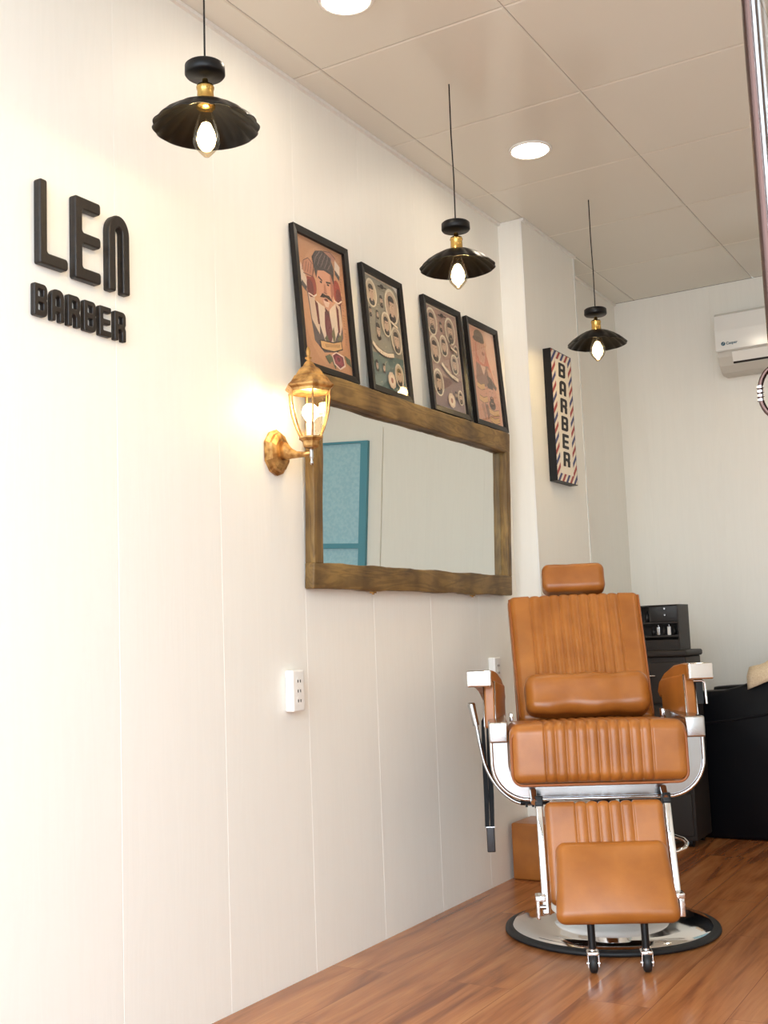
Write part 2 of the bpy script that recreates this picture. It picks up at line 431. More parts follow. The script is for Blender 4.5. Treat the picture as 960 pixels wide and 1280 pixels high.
# cornice strips where ceiling meets the walls
mb=MB(); mb.box((0.0,RY0,H-.012),(.012,PE0,H-.0005),M['white'])
mb.box((PD,PE0,H-.012),(PD+.012,PE1,H-.0005),M['white']); mb.box((0.0,PE1,H-.012),(.012,RY1,H-.0005),M['white']); struct(mb.build('trim_3'))
# shopfront: frame, glass either side and an open doorway
mb=MB(); fy0,fy1=RY0-.1,RY0-.04
for (a,b) in (((0,fy0,0),(.05,fy1,H)),((1.06,fy0,0),(1.11,fy1,H)),((2.05,fy0,0),(2.10,fy1,H)),((RX-.05,fy0,0),(RX,fy1,H)),((0,fy0,2.62),(RX,fy1,H)),((0.05,fy0,0),(1.06,fy1,.05)),((2.10,fy0,0),(RX-.05,fy1,.05)),((1.11,fy0,2.28),(2.05,fy1,2.32))):
    mb.box(a,b,M['doorbronze'])
struct(mb.build('window_1'))
mb=MB(); mb.box((.05,fy0+.025,.05),(1.06,fy0+.031,2.62),M['glass']); struct(mb.build('window_2'))
mb=MB(); mb.box((2.10,fy0+.025,.05),(RX-.05,fy0+.031,2.62),M['glass']); struct(mb.build('window_3'))
# pavement outside
mb=MB(); mb.box((-6,-12,-.16),(9,-2.2,-.08),M['concrete']); struct(mb.build('ground'))
# open glass door leaf, its lock stile at the right edge of the view
hx,hy,ex,ey=2.03,.50,1.662,1.312
root=bpy.data.objects.new('door_1',None); COL.objects.link(root); root.location=(ex,ey,0); root.rotation_euler=(0,0,math.atan2(hy-ey,hx-ex)); struct(root)
LL=math.hypot(hx-ex,hy-ey)
mb=MB(); mb.cyl((.009,0,.01),(.009,0,2.21),.0095,M['doorbronze'],n=20); mb.box((.015,-.0015,.01),(.026,.0015,2.21),M['satin']); mb.rbox((.022,.03,2.2),.007,M['doorbronze'],T=Matrix.Translation((LL-.011,0,1.11)),n=1)
mb.box((.022,-.012,.01),(LL-.022,.012,.09),M['doorbronze']); mb.box((.022,-.012,2.14),(LL-.022,.012,2.21),M['doorbronze']); mb.build('door_frame',root)
mb=MB(); mb.box((.022,-.003,.09),(LL-.022,.003,2.14),M['glass']); mb.build('door_glass',root)
# bronze D handle, knurled in the middle
mb=MB(); pts=[]
R_=Matrix.Rotation(-root.rotation_euler.z,4,'Z')
for k in range(17):
    a=-PI/2+PI*k/16
    pts.append((-.030*math.cos(a)**.7 if math.cos(a)>0 else 0, 0, 1.199+.031*math.sin(a)))
for i,p in enumerate(pts): pts[i]=tuple(R_@Vector((p[0]+.010,p[1],0))+Vector((0,0,p[2])))
mb.tube(pts,.0032,M['doorbronze'],n=8)
for k in range(4):
    z=1.199-.0075+.005*k; c=R_@Vector((-.0195,0,0)); mb.cyl((c.x,c.y,z-.0012),(c.x,c.y,z+.0012),.0043,M['chrome'],n=10)
mb.build('door_handle',root)

# opposite side as the mirror shows it: frosted teal door in the back wall
DX0,DX1,DZ=1.64,2.35,2.02
root=bpy.data.objects.new('door_2',None); COL.objects.link(root); root.location=(0,RY1,0); struct(root)
mb=MB()
for a,b in (((DX0,-.035,0),(DX0+.05,0,DZ)),((DX1-.05,-.035,0),(DX1,0,DZ)),((DX0+.05,-.035,DZ-.012),(DX1-.05,0,DZ)),((DX0+.05,-.03,1.37),(DX1-.05,0,1.40)),((DX0+.05,-.03,0),(DX1-.05,0,.1))): mb.box(a,b,M['teal'])
mb.build('door_frame',root)
mb=MB(); mb.box((DX0+.05,-.015,.1),(DX1-.05,-.005,1.37),M['tealglass']); mb.build('door_glass',root)
mb=MB(); mb.box((DX0+.05,-.015,1.40),(DX1-.05,-.005,DZ-.012),M['tealglass']); mb.build('door_glass',root)
mb=MB()
for a,b in (((DX0-.09,-.012,0),(DX0,0,DZ+.08)),((DX1,-.012,0),(DX1+.09,0,DZ+.08)),((DX0,-.012,DZ),(DX1,0,DZ+.08))): mb.box((a[0],RY1+a[1],a[2]),(b[0],RY1,b[2]),M['wall'])
struct(mb.build('trim_4'))

# ------------------------------------------------------------------ barber chair
def make_chair():
    root=thing('barber_chair','tan leather barber chair with chrome frame on a round chrome base','barber chair',(.605,3.535,0),math.radians(26))
    O_=-.038                                             # all of the upper part turns with the seat
    def rib(n,half,amp,lo=-1,hi=1,yf=True):
        def g(x):
            t=(x+half)/(2*half)
            q=(t-lo)/(hi-lo)*n
            return amp*(abs(math.sin(PI*q))**.45-1) if 0<=q<=n else amp*(min(1,abs(q if q<0 else q-n)/.12)**.5-1)
        return g
    # --- base
    mb=MB(); mb.lathe([(0,.001),(.325,.001),(.336,.006),(.334,.014),(.322,.019),(.30,.019)],M['rubber'],n=72); mb.build('rubber_ring',root)
    mb=MB(); mb.lathe([(.312,.018),(.305,.026),(.26,.034),(.20,.044),(.17,.050),(.165,.062),(.10,.068),(.0,.068)],M['chrome'],n=72); mb.build('base_plate',root,'domed chrome base plate')
    mb=MB(); mb.lathe([(.10,.060),(.178,.060),(.187,.066),(.187,.078),(.175,.086),(.08,.09)],M['white'],n=64); mb.build('base_cover',root,'white round cover over the chrome base')
    mb=MB(); mb.lathe([(.085,.066),(.080,.075),(.072,.09),(.070,.30),(.078,.31),(.078,.36),(.05,.365),(.05,.44)],M['chrome'],n=40); mb.build('pedestal',root)
    mb=MB(); mb.tube([(.05,.05,.30),(.13,.02,.295),(.20,-.03,.29),(.232,-.075,.283),(.236,-.10,.276),(.225,-.12,.266),(.20,-.13,.258),(.175,-.13,.256)],.0065,M['chrome'],n=10); mb.build('foot_pedal',root)
    # --- seat frame
    mb=MB(); mb.box((-.22+O_,-.22,.452),(.22+O_,.20,.480),M['blackmetal'],bev=.008); mb.build('seat_pan',root)
    # U shaped chrome apron around the seat front
    def U(out,zb,zt,r):
        return [(-out,zt)]+[( -out+r-r*math.cos(a), zb+r-r*math.sin(a)) for a in [PI/2*k/10 for k in range(11)]]+[(out-r+r*math.sin(a), zb+r-r*math.cos(a)) for a in [PI/2*k/10 for k in range(11)]]+[(out,zt)]
    ou=U(.316,.440,.62,.11); inn=U(.268,.476,.62,.075)
    mb=MB(); n=len(ou)
    vs=[]
    for (pl,y) in ((ou,-.232),(inn,-.232),(ou,-.185),(inn,-.185)): vs+=[(x+O_,y,z) for x,z in pl]
    fs=[]
    for i in range(n-1): fs+=[(i,i+1,n+i+1,n+i),(2*n+i,3*n+i,3*n+i+1,2*n+i+1),(i,2*n+i,2*n+i+1,i+1),(n+i,n+i+1,3*n+i+1,3*n+i)]
    fs+=[(0,n,3*n,2*n),(n-1,3*n-1,4*n-1,2*n-1)]
    mb.add(vs,fs,M['apron'])
    # bright rolled outer lip
    mb.tube([(x+O_,-.234,z) for x,z in ou],.0055,M['chrome'],n=8)
    mb.build('seat_apron',root,'U-shaped chrome apron under the seat')
    # side rails that end in chrome blocks
    for s in (-1,1):
        mb=MB(); x0,x1=(.264,.322); a,b=(x0,x1) if s>0 else (-x1,-x0)
        mb.box((a+O_,-.262,.613),(b+O_,.20,.675),M['satin'],bev=.006); mb.box((a+.008+O_,-.225,.60),(b-.008+O_,.18,.614),M['blackmetal']); mb.build('side_rail',root)
    # --- seat cushion
    half=.262; g=rib(10,half,.0095,.20,.80)
    def sd(q,nv):
        w=max(0,-nv.y,nv.z); w=min(1,w*1.3)
        q=q+nv*g(q.x)*w
        puff=.008*(1-(q.x/half)**2); q.y-=puff*max(0,-nv.y); q.z+=puff*max(0,nv.z)
        return q
    mb=MB(); mb.rbox((.524,.46,.176),.032,M['leather'],T=Matrix.Translation((O_,-.082,.570))@Matrix.Rotation(math.radians(-3),4,'X'),n=(170,6,8),seg=6,disp=sd)
    st=mb.build('seat',root)
    mb=MB(); pts=[]
    w,h,r=.257,.080,.03
    for cx,cz,a0 in ((w-r,-h+r,-PI/2),(w-r,h-r,0),(-w+r,h-r,PI/2),(-w+r,-h+r,PI)):
        for k in range(6):
            a=a0+PI/2*k/5; pts.append((O_+cx+r*math.cos(a),-.303,.570+cz+r*math.sin(a)))
    mb.tube([(x,y+(.004 if z>.6 else 0),z) for x,y,z in pts][:],.0042,M['piping'],n=6,closed=True); mb.build('piping',st)
    # --- backrest
    tilt=math.radians(-33)
    TB=Matrix.Translation((O_+.008,.285,.841))@Matrix.Rotation(tilt,4,'X')
    hb=.237; gb=rib(9,hb,.0075,.17,.83)
    def bd(q,nv):
        w=min(1,max(0,-nv.y,nv.z)*1.2); q=q+nv*gb(q.x)*w
        q.x*=.955+.045*((q.z+.25)/.5)
        q.y-=.010*(1-(q.x/hb)**2)*max(0,-nv.y)
        return q
    mb=MB(); mb.rbox((.474,.085,.52),.028,M['leather'],T=TB,n=(160,3,14),seg=6,disp=bd); bk=mb.build('backrest',root)
    for s in (-1,1):
        mb=MB(); mb.tube([TB@Vector((s*(.955+.045*((z+.25)/.5))*.2305,-.036,z)) for z in [-.24+.48*k/12 for k in range(13)]],.004,M['piping'],n=6); mb.build('piping',bk)
    mb=MB(); mb.rbox((.46,.03,.50),.012,M['piping'],T=TB@Matrix.Translation((0,.05,0)),n=2); mb.build('back_panel',bk)
    # lumbar roll
    def ld(q,nv):
        k=1-.03*abs(q.x/.207)**6; q.z*=k; q.y*=k
        q.y+=.004*math.sin(q.x*31)*nv.z; q.z+=.002*math.sin(q.x*50+1)*(nv.z)
        q=q+nv*.0025*noise.noise(Vector((q.x*14,q.z*16,q.y*9)))*2
        return q
    mb=MB(); mb.rbox((.408,.118,.137),.036,M['leather'],T=Matrix.Translation((O_+.010,.10,.728))@Matrix.Rotation(math.radians(-22),4,'X'),n=(30,4,4),seg=7,disp=ld); mb.build('lumbar_cushion',root)
    # headrest on two chrome posts
    def hd(q,nv):
        q=q+nv*.002*noise.noise(Vector((q.x*20,q.z*20,3))); return q
    TH=Matrix.Translation((O_+.016,.455,1.130))@Matrix.Rotation(math.radians(-20),4,'X')
    mb=MB(); mb.rbox((.226,.085,.108),.026,M['leather'],T=TH,n=(8,4,4),seg=6,disp=hd); hr=mb.build('headrest',root)
    for s in (-1,1):
        mb=MB(); mb.cyl((O_+s*.05,.44,1.03),(O_+s*.05,.465,1.13),.007,M['chrome']); mb.build('headrest_post',hr)
    # --- arms
    for s in (-1,1):
        tw=s*math.radians(9)
        pv=Matrix.Translation((O_+s*.342,-.115,.803))@Matrix.Rotation(-tw*-1,4,'Z')
        # pad slopes down and in towards the back: profile in (y,z)
        prof=[(-.0,.022),(.05,.024),(.15,.014),(.24,-.012),(.30,-.046),(.32,-.078),(.30,-.095),(.26,-.078),(.20,-.054),(.12,-.035),(.05,-.026),(0,-.024)]
        def pad(mb_,hw,ins,mt):
            rings=[(-hw,ins),(-hw+.006,0),(hw-.006,0),(hw,ins)]
            cy=sum(p[0] for p in prof)/len(prof); cz=sum(p[1] for p in prof)/len(prof)
            vs=[];k=len(prof)
            for x,i_ in rings:
                for (y,z) in prof:
                    d=Vector((y-cy,z-cz)); dl=max(d.length,1e-6); vs.append((x,y-d.x/dl*i_,z-d.y/dl*i_))
            fs=[]
            for a in range(3):
                for j in range(k): fs.append((a*k+j,a*k+(j+1)%k,(a+1)*k+(j+1)%k,(a+1)*k+j))
            fs+=[tuple(range(k))[::-1],tuple(range(3*k,4*k))]
            mb_.add(vs,fs,mt,False,pv)
        mb=MB(); pad(mb,.036,.007,M['leather']); arm=mb.build('armrest',root)
        mb=MB(); mb.rbox((.080,.022,.052),.006,M['chrome'],T=pv@Matrix.Translation((0,-.010,0)),n=1)
        mb.build('arm_cap',arm,'chrome arm front cap')
        # upholstered side panel below the pad
        x=s*.296
        mb=MB(); T=Matrix.Translation((O_+x,.02,.708))@Matrix.Rotation(tw,4,'Z')@Matrix.Rotation(math.radians(-6),4,'X')
        mb.rbox((.036,.24,.150),.008,M['leather'],T=T,n=2); pn=mb.build('arm_panel',root)
        mb=MB(); mb.tube([T@Vector(p) for p in ((-.018,-.119,-.07),(-.018,-.120,.072),(.018,-.120,.072),(.018,-.119,-.07))],.0022,M['satin'],n=6); mb.build('chrome_edge',pn)
        # hinge bracket by the lumbar cushion
        mb=MB(); mb.box((O_+s*.245-.006,.02,.655),(O_+s*.245+.006,.06,.682),M['chrome'],bev=.003); mb.build('hinge_bracket',root)
    # right arm: bent steel rest bracket under the cap
    mb=MB(); mb.tube([(O_+.325,-.10,.772),(O_+.350,-.10,.772),(O_+.360,-.10,.765),(O_+.362,-.10,.70)],.004,M['chrome'],n=8); mb.box((O_+.30,-.09,.70),(O_+.355,.08,.775),M['blackmetal']); mb.build('arm_bracket',root)
    # --- recline lever
    def spline(P,k=8):
        out=[]
        for i in range(len(P)-1):
            p0=Vector(P[max(i-1,0)]);p1=Vector(P[i]);p2=Vector(P[i+1]);p3=Vector(P[min(i+2,len(P)-1)])
            for j in range(k):
                t=j/k; out.append(.5*((2*p1)+(p2-p0)*t+(2*p0-5*p1+4*p2-p3)*t*t+(-p0+3*p1-3*p2+p3)*t**3))
        out.append(Vector(P[-1])); return out
    lv=[(-.398,-.05,.656),(-.390,-.055,.60),(-.376,-.06,.53),(-.350,-.07,.475),(-.315,-.08,.435),(-.27,-.09,.410),(-.20,-.09,.405)]
    mb=MB(); mb.tube(spline(lv),.0058,M['satin'],n=10); le=mb.build('recline_lever',root)
    mb=MB(); mb.cyl((-.398,-.05,.652),(-.411,-.046,.720),.0105,M['satin'],r1=.0125); mb.lathe([(0.0125,0),(.010,.004),(0,.005)],M['satin'],T=Matrix.Translation((-.411,-.046,.720)),n=16); mb.build('lever_grip',le)
    mb=MB(); mb.cyl((-.27,-.09,.412),(-.18,-.09,.412),.009,M['blackmetal']); mb.box((-.235,-.10,.398),(-.228,-.08,.44),M['blackmetal']); mb.box((-.255,-.10,.398),(-.248,-.08,.43),M['blackmetal']); mb.build('lever_pivot',le)
    # hook for the strap
    mb=MB(); mb.tube(spline([(-.325,.002,.655),(-.333,.002,.680),(-.345,.002,.684),(-.358,.002,.674),(-.370,.002,.688)]),.0028,M['chrome'],n=8); mb.build('strap_hook',root)
    # --- leg rest
    p0=Vector((0,-.31,.436)); p1=Vector((0,-.405,.172))
    d=(p1-p0); L=d.length; ang=math.atan2(d.y,d.z)
    TC=Matrix.Translation((O_+.002,(p0.y+p1.y)/2,(p0.z+p1.z)/2))@Matrix.Rotation(-math.atan2(-(d.y),-(d.z)),4,'X')
    hc=.172; gc=rib(5,hc,.0085,.26,.74)
    def cd(q,nv):
        w=min(1,max(0,-nv.y,nv.z)*1.2); return q+nv*gc(q.x)*w
    mb=MB(); mb.rbox((.344,.05,L+.01),.02,M['leather'],T=TC,n=(110,3,10),seg=5,disp=cd); mb.build('leg_rest',root)
    for s in (-1,1):
        mb=MB(); x=O_-.006+s*.192
        mb.box((-.010,-.014,-.155),(.010,.014,.150),M['chrome'],T=TC@Matrix.Translation((s*.186,.012,-.012)),bev=.004)
        mb.box((-.012,-.018,.135),(.012,.02,.165),M['blackmetal'],T=TC@Matrix.Translation((s*.186,.012,0)),bev=.003)
        rl=mb.build('leg_rest_rail',root)
        mb=MB(); mb.cyl((x,-.27,.47),(x,-.31,.442),.010,M['chrome']); mb.build('rail_hinge',rl)
        mb=MB(); mb.box((x-.016,-.450,.188),(x+.014,-.405,.204),M['chrome'],bev=.003); mb.box((x-.014 if s<0 else x-.004,-.450,.140),(x-.004 if s<0 else x+.012,-.41,.19),M['chrome'],bev=.003); mb.cyl((x-.014,-.43,.17),(x+.014,-.43,.17),.007,M['satin']); mb.build('footrest_bracket',root)
    # --- flip-over foot pad
    TF=Matrix.Translation((O_+.010,-.428,.234))@Matrix.Rotation(math.radians(-31),4,'X')
    def fd(q,nv):
        q.x*=1.0-.045*((q.z)/.11)
        q.y-=.012*(1-(q.x/.17)**2)*(1-(q.z/.12)**2)*max(0,-nv.y)
        return q
    mb=MB(); mb.rbox((.328,.056,.230),.027,M['leather'],T=TF,n=(12,3,8),seg=6,disp=fd); mb.build('foot_pad',root)
    # --- two black legs with casters
    for xx in (O_-.065,O_+.082):
        mb=MB(); mb.cyl((xx,-.462,.063),(xx-.001,-.458,.155),.0105,M['blackmetal']); lg=mb.build('caster_leg',root)
        mb=MB(); mb.cyl((xx,-.462,.05),(xx,-.462,.072),.008,M['chrome']); mb.rbox((.034,.036,.014),.006,M['chrome'],T=Matrix.Translation((xx,-.462,.052)),n=1)
        for q in (-.0145,.0145): mb.box((xx+q-.001,-.480,.018),(xx+q+.001,-.448,.050),M['chrome'])
        mb.cyl((xx-.018,-.468,.0255),(xx+.018,-.468,.0255),.005,M['chrome']); cf_=mb.build('caster_fork',lg)
        mb=MB(); mb.lathe([(.0,-.011),(.019,-.011),(.0245,-.008),(.0255,0),(.0245,.008),(.019,.011),(0,.011)],M['rubber'],T=Matrix.Translation((xx,-.468,.0257))@Matrix.Rotation(PI/2,4,'Y'),n=28); mb.build('caster_wheel',lg)
    return root
CH=make_chair()

# ------------------------------------------------------------------ strap hanging from the chair
T=Matrix.Translation((.605,3.535,0))@Matrix.Rotation(math.radians(26),4,'Z')
def cl(l,f,z): return T@Vector((l,-f,z))
root=thing('hanging_strap','long black folded strap hanging from the left side of the tan chair','strap',cl(-.364,.0,.668),math.radians(26))
mb=MB()
for k,(x0,x1) in enumerate(((-.013,-.004),(.003,.011))):
    pts=[(x0*1.0,0,-.004),(x0+.000,0,-.12),(x0+.001,0,-.25),(x0-.001,0,-.345)]
    vs=[];fs=[]
    for (x,y,z),w in zip(pts,(.004,.0075,.008,.007)):
        for dx,dy in ((-w,-.003),(w,-.003),(w,.003),(-w,.003)): vs.append((x+dx,y+dy+k*.007,z))
    for i in range(3):
        for j in range(4): fs.append((i*4+j,i*4+(j+1)%4,(i+1)*4+(j+1)%4,(i+1)*4+j))
    fs+=[(0,1,2,3),(12,15,14,13)]
    mb.add(vs,fs,M['strap'])
mb.tube([(-.013,0,-.004),(-.008,0,.004),(0,.002,.0075),(.006,.005,.004),(.009,.006,-.004)],.003,M['strap'],n=6)
mb.build('strap',root)
mb=MB(); mb.rbox((.026,.016,.080),.003,mat('glossy_dark_brown',lin(24,13,12),.3),T=Matrix.Translation((-.004,.003,-.383)),n=1); mb.box((-.0182,-.0062,-.345),(.0102,.0122,-.342),M['satin']); mb.build('end_sheath',root)

# ------------------------------------------------------------------ mirror
MT=math.radians(2.0)
mroot=thing('wall_mirror','large mirror in a rough brown timber frame hung on the left wall','mirror',(0.0008,2.757,1.096),rot=(0,MT,0))
MLn,MHt=1.412,.655
def beam(name,y0,y1,z0,z1,mt,seed,ins=0):
    def dd(q,nv):
        k=noise.noise(Vector((q.y*7+seed,q.z*7,seed)))*.005+noise.noise(Vector((q.y*30+seed,q.z*30,seed)))*.0015
        if abs(nv.x)<.8: q=q+Vector((0,nv.y,nv.z))*k
        q.x+=noise.noise(Vector((q.y*9,q.z*9,seed+5)))*.002*(1 if nv.x>0 else 0); return q
    mb=MB(); ly,lz=y1-y0,z1-z0
    n=(2,max(2,int(ly/.02)),max(2,int(lz/.02)))
    mb.rbox((.034,ly,lz),.005,mt,T=Matrix.Translation((.0185,(y0+y1)/2,(z0+z1)/2)),n=n,seg=2,disp=dd)
    return mb.build(name,mroot)
beam('frame_rail',0,MLn,MHt-.078,MHt,M['rustic'],1)
beam('frame_rail',0,MLn,0,.078,M['rustic'],4)
beam('frame_stile',0.002,.052,.074,MHt-.074,M['rusticv'],8)
beam('frame_stile',MLn-.034,MLn,.074,MHt-.074,M['rusticv'],12)
mb=MB(); mb.box((.001,.035,.05),(.004,MLn-.016,MHt-.05),M['mirror']); mb.build('mirror_glass',mroot)
for y in (.36,1.08):
    mb=MB(); mb.cyl((.02,y,-.012),(.02,y,.004),.004,M['bronze']); mb.box((.012,y-.008,-.008),(.028,y+.008,-.002),M['bronze']); mb.build('mounting_screw',mroot)

# ------------------------------------------------------------------ framed pictures standing on the mirror frame
class Art:
    """flat artwork made of coloured shapes stacked by hairline layers; u right, v up in 0..1"""
    def __init__(s,w,h): s.w=w; s.h=h; s.mb=MB(); s.k=0
    def poly(s,pts,c,a=1):
        x=.0003+s.k*.00003; s.k+=1
        s.mb.add([(x,p[0]*s.w,p[1]*s.h) for p in pts],[tuple(range(len(pts)))],M['print'],False,None,lin(*c))
    def el(s,u,v,ru,rv,c,n=22,rot=0,a0=0,a1=2*PI):
        pts=[]
        asp=s.w/s.h
        for k in range(n):
            a=a0+(a1-a0)*k/(n if a1-a0>6.2 else n-1); x=ru*math.cos(a); y=rv*math.sin(a)/asp*1.0
            y=rv*math.sin(a)
            pts.append((u+x*math.cos(rot)-y*math.sin(rot)/asp, v+y*math.cos(rot)+x*math.sin(rot)*asp))
        s.poly(pts,c)
    def line(s,pts,w,c):
        for i in range(len(pts)-1):
            (a,b),(d,e)=pts[i],pts[i+1]; L=math.hypot((d-a)*s.w,(e-b)*s.h) or 1
            nx=-(e-b)*s.h/L*w/s.w; ny=(d-a)*s.w/L*w/s.h
            s.poly([(a-nx,b-ny),(d-nx,e-ny),(d+nx,e+ny),(a+nx,b+ny)],c)
    def head(s,u,v,r,hair,skin,bg=None,style=0,edge=(226,214,190)):
        """portrait medallion: r = half width in u"""
        rv=r*1.28*s.w/s.h*1.0
        if bg: s.el(u,v,r*1.24,rv*1.26,edge); s.el(u,v,r*1.02,rv*1.06,bg)
        s.el(u,v-rv*.78,r*.62,rv*.32,hair)                         # shoulders
        s.poly([(u-r*.22,v-rv*.7),(u+r*.22,v-rv*.7),(u+r*.2,v-rv*.2),(u-r*.2,v-rv*.2)],skin)
        s.el(u,v,r*.50,rv*.60,skin)
        s.el(u-r*.04,v+rv*.42,r*.56,rv*.34,hair,a0=-.3,a1=PI+.3)
        if style%3==0: s.el(u-r*.1,v+rv*.62,r*.5,rv*.24,hair)
        if style%3==1: s.poly([(u-r*.55,v+rv*.5),(u-r*.5,v-rv*.15),(u-r*.38,v+rv*.1),(u-r*.3,v+rv*.5)],hair)
        if style%2==0:
            s.el(u,v-rv*.42,r*.36,rv*.24,hair); s.el(u,v-rv*.30,r*.16,rv*.05,skin)
        for q in (-1,1): s.line([(u+q*r*.12,v+rv*.10),(u+q*r*.36,v+rv*.12)],.0009,hair)
        s.line([(u,v+rv*.05),(u+r*.06,v-rv*.13)],.0007,(120,90,74))
    def build(s,parent): return s.mb.build('print',parent,fixn=False)
def ribbon(A,pts,w,c,edge=(60,50,46)):
    A.line(pts,w*1.12,edge); A.line(pts,w*.9,c)
def art1(A):
    A.poly([(0,0),(1,0),(1,1),(0,1)],(196,142,102))
    A.el(.5,.5,.46,.46,(206,152,112)); A.el(.5,.55,.34,.38,(214,160,120))
    # jacket and sleeves
    A.poly([(.16,.58),(.24,.20),(.42,.13),(.72,.17),(.86,.30),(.88,.62),(.7,.5),(.34,.46)],(86,74,80))
    A.poly([(.18,.58),(.30,.56),(.38,.40),(.36,.26),(.22,.36)],(216,190,168)); A.poly([(.84,.60),(.72,.55),(.70,.38),(.80,.30),(.87,.4)],(216,190,168))
    # shirt
    A.poly([(.34,.52),(.46,.50),(.60,.50),(.74,.55),(.76,.34),(.62,.20),(.46,.22),(.36,.36)],(226,206,186))
    A.poly([(.31,.52),(.37,.50),(.38,.34),(.34,.34)],(112,30,38)); A.poly([(.76,.55),(.81,.52),(.80,.34),(.76,.32)],(112,30,38))
    A.poly([(.50,.46),(.60,.46),(.64,.30),(.58,.22),(.50,.24),(.48,.34)],(110,34,52)); A.poly([(.51,.50),(.61,.50),(.59,.44),(.52,.44)],(90,26,40))
    # red sleeves ovals
    A.el(.27,.63,.10,.095,(150,52,42)); A.el(.24,.60,.07,.07,(112,36,36)); A.el(.81,.66,.085,.095,(160,54,40)); A.el(.84,.62,.06,.07,(118,36,34))
    A.line([(.19,.555),(.30,.545),(.36,.57)],.0025,(232,214,196)); A.line([(.72,.58),(.82,.57),(.90,.60)],.0025,(232,214,196))
    # hands raised to the hair
    A.poly([(.02,.66),(.06,.60),(.16,.58),(.18,.66),(.08,.78)],(226,206,186)); A.poly([(.05,.60),(.15,.56),(.17,.60),(.08,.64)],(70,62,70))
    A.el(.22,.75,.12,.065,(196,134,106)); A.el(.28,.80,.06,.035,(200,140,112))
    for k in range(4): A.line([(.20+.05*k,.80),(.16+.05*k,.72)],.0012,(110,64,52))
    A.el(.70,.93,.13,.035,(186,128,104)); A.poly([(.82,.92),(.92,.88),(.90,.80),(.80,.84)],(230,214,198)); A.poly([(.80,.84),(.90,.80),(.88,.76),(.80,.80)],(60,54,62))
    A.line([(.10,.72),(.14,.80),(.24,.835),(.33,.80)],.0014,(96,52,44)); A.line([(.12,.70),(.30,.70),(.34,.76)],.0014,(96,52,44)); A.line([(.58,.95),(.72,.965),(.84,.93)],.0014,(96,52,44))
    # face
    A.poly([(.38,.76),(.40,.60),(.48,.50),(.58,.47),(.68,.53),(.74,.64),(.74,.78),(.56,.82)],(214,156,128))
    A.poly([(.66,.55),(.74,.64),(.74,.78),(.68,.78)],(176,112,90))
    A.poly([(.34,.80),(.32,.86),(.40,.92),(.56,.95),(.72,.92),(.78,.84),(.75,.70),(.70,.78),(.56,.79),(.42,.77),(.38,.70)],(48,40,46))
    for k in range(5): A.line([(.36+.07*k,.81),(.40+.08*k,.87),(.50+.06*k,.93)],.0018,(118,100,102))
    A.line([(.42,.72),(.50,.70)],.003,(50,36,34)); A.line([(.58,.70),(.68,.71)],.003,(50,36,34))
    A.el(.47,.685,.025,.008,(40,30,32)); A.el(.62,.685,.025,.008,(40,30,32))
    A.poly([(.53,.68),(.51,.61),(.58,.605),(.56,.68)],(188,124,98)); A.line([(.51,.61),(.58,.605)],.0012,(110,60,48))
    A.poly([(.42,.56),(.48,.60),(.55,.595),(.62,.60),(.70,.56),(.62,.565),(.55,.575),(.48,.565)],(46,26,26)); A.el(.55,.555,.04,.012,(120,50,46))
    A.poly([(.48,.545),(.62,.545),(.58,.50),(.52,.50)],(226,196,176))
    # leaves, banner and rose
    A.poly([(.60,.30),(.66,.36),(.68,.28),(.64,.22)],(112,108,74)); A.poly([(.72,.28),(.84,.33),(.78,.24)],(112,108,74)); A.poly([(.50,.28),(.56,.20),(.44,.24)],(98,98,68))
    A.poly([(.42,.10),(.50,.05),(.60,.10),(.52,.13)],(92,96,66)); A.poly([(.84,.16),(.96,.14),(.98,.08),(.88,.10)],(84,90,62)); A.poly([(.55,.09),(.62,.02),(.66,.10)],(84,90,62))
    A.poly([(.34,.22),(.40,.225),(.62,.235),(.80,.27),(.82,.20),(.62,.155),(.42,.145),(.34,.15)],(64,44,36)); A.poly([(.35,.21),(.42,.215),(.62,.225),(.79,.26),(.80,.205),(.62,.165),(.42,.155),(.36,.16)],(224,176,116))
    for k in range(9): A.line([(.46+.034*k,.175+.004*k),(.455+.036*k,.20+.004*k)],.0016,(96,56,34))
    A.poly([(.56,.13),(.66,.165),(.82,.15),(.84,.07),(.72,.03),(.60,.06)],(232,206,190)); A.poly([(.58,.125),(.66,.155),(.80,.14),(.82,.08),(.72,.042),(.62,.068)],(118,34,54))
    A.el(.70,.105,.07,.035,(156,58,74)); A.el(.70,.11,.035,.018,(100,26,44)); A.el(.64,.085,.03,.018,(146,50,66)); A.el(.76,.08,.03,.018,(146,50,66))
    # small vertical lettering on the right
    for k in range(26):
        if k%7!=6: A.line([(.885,.78-.021*k),(.915,.775-.021*k)],.0011,(120,78,56))
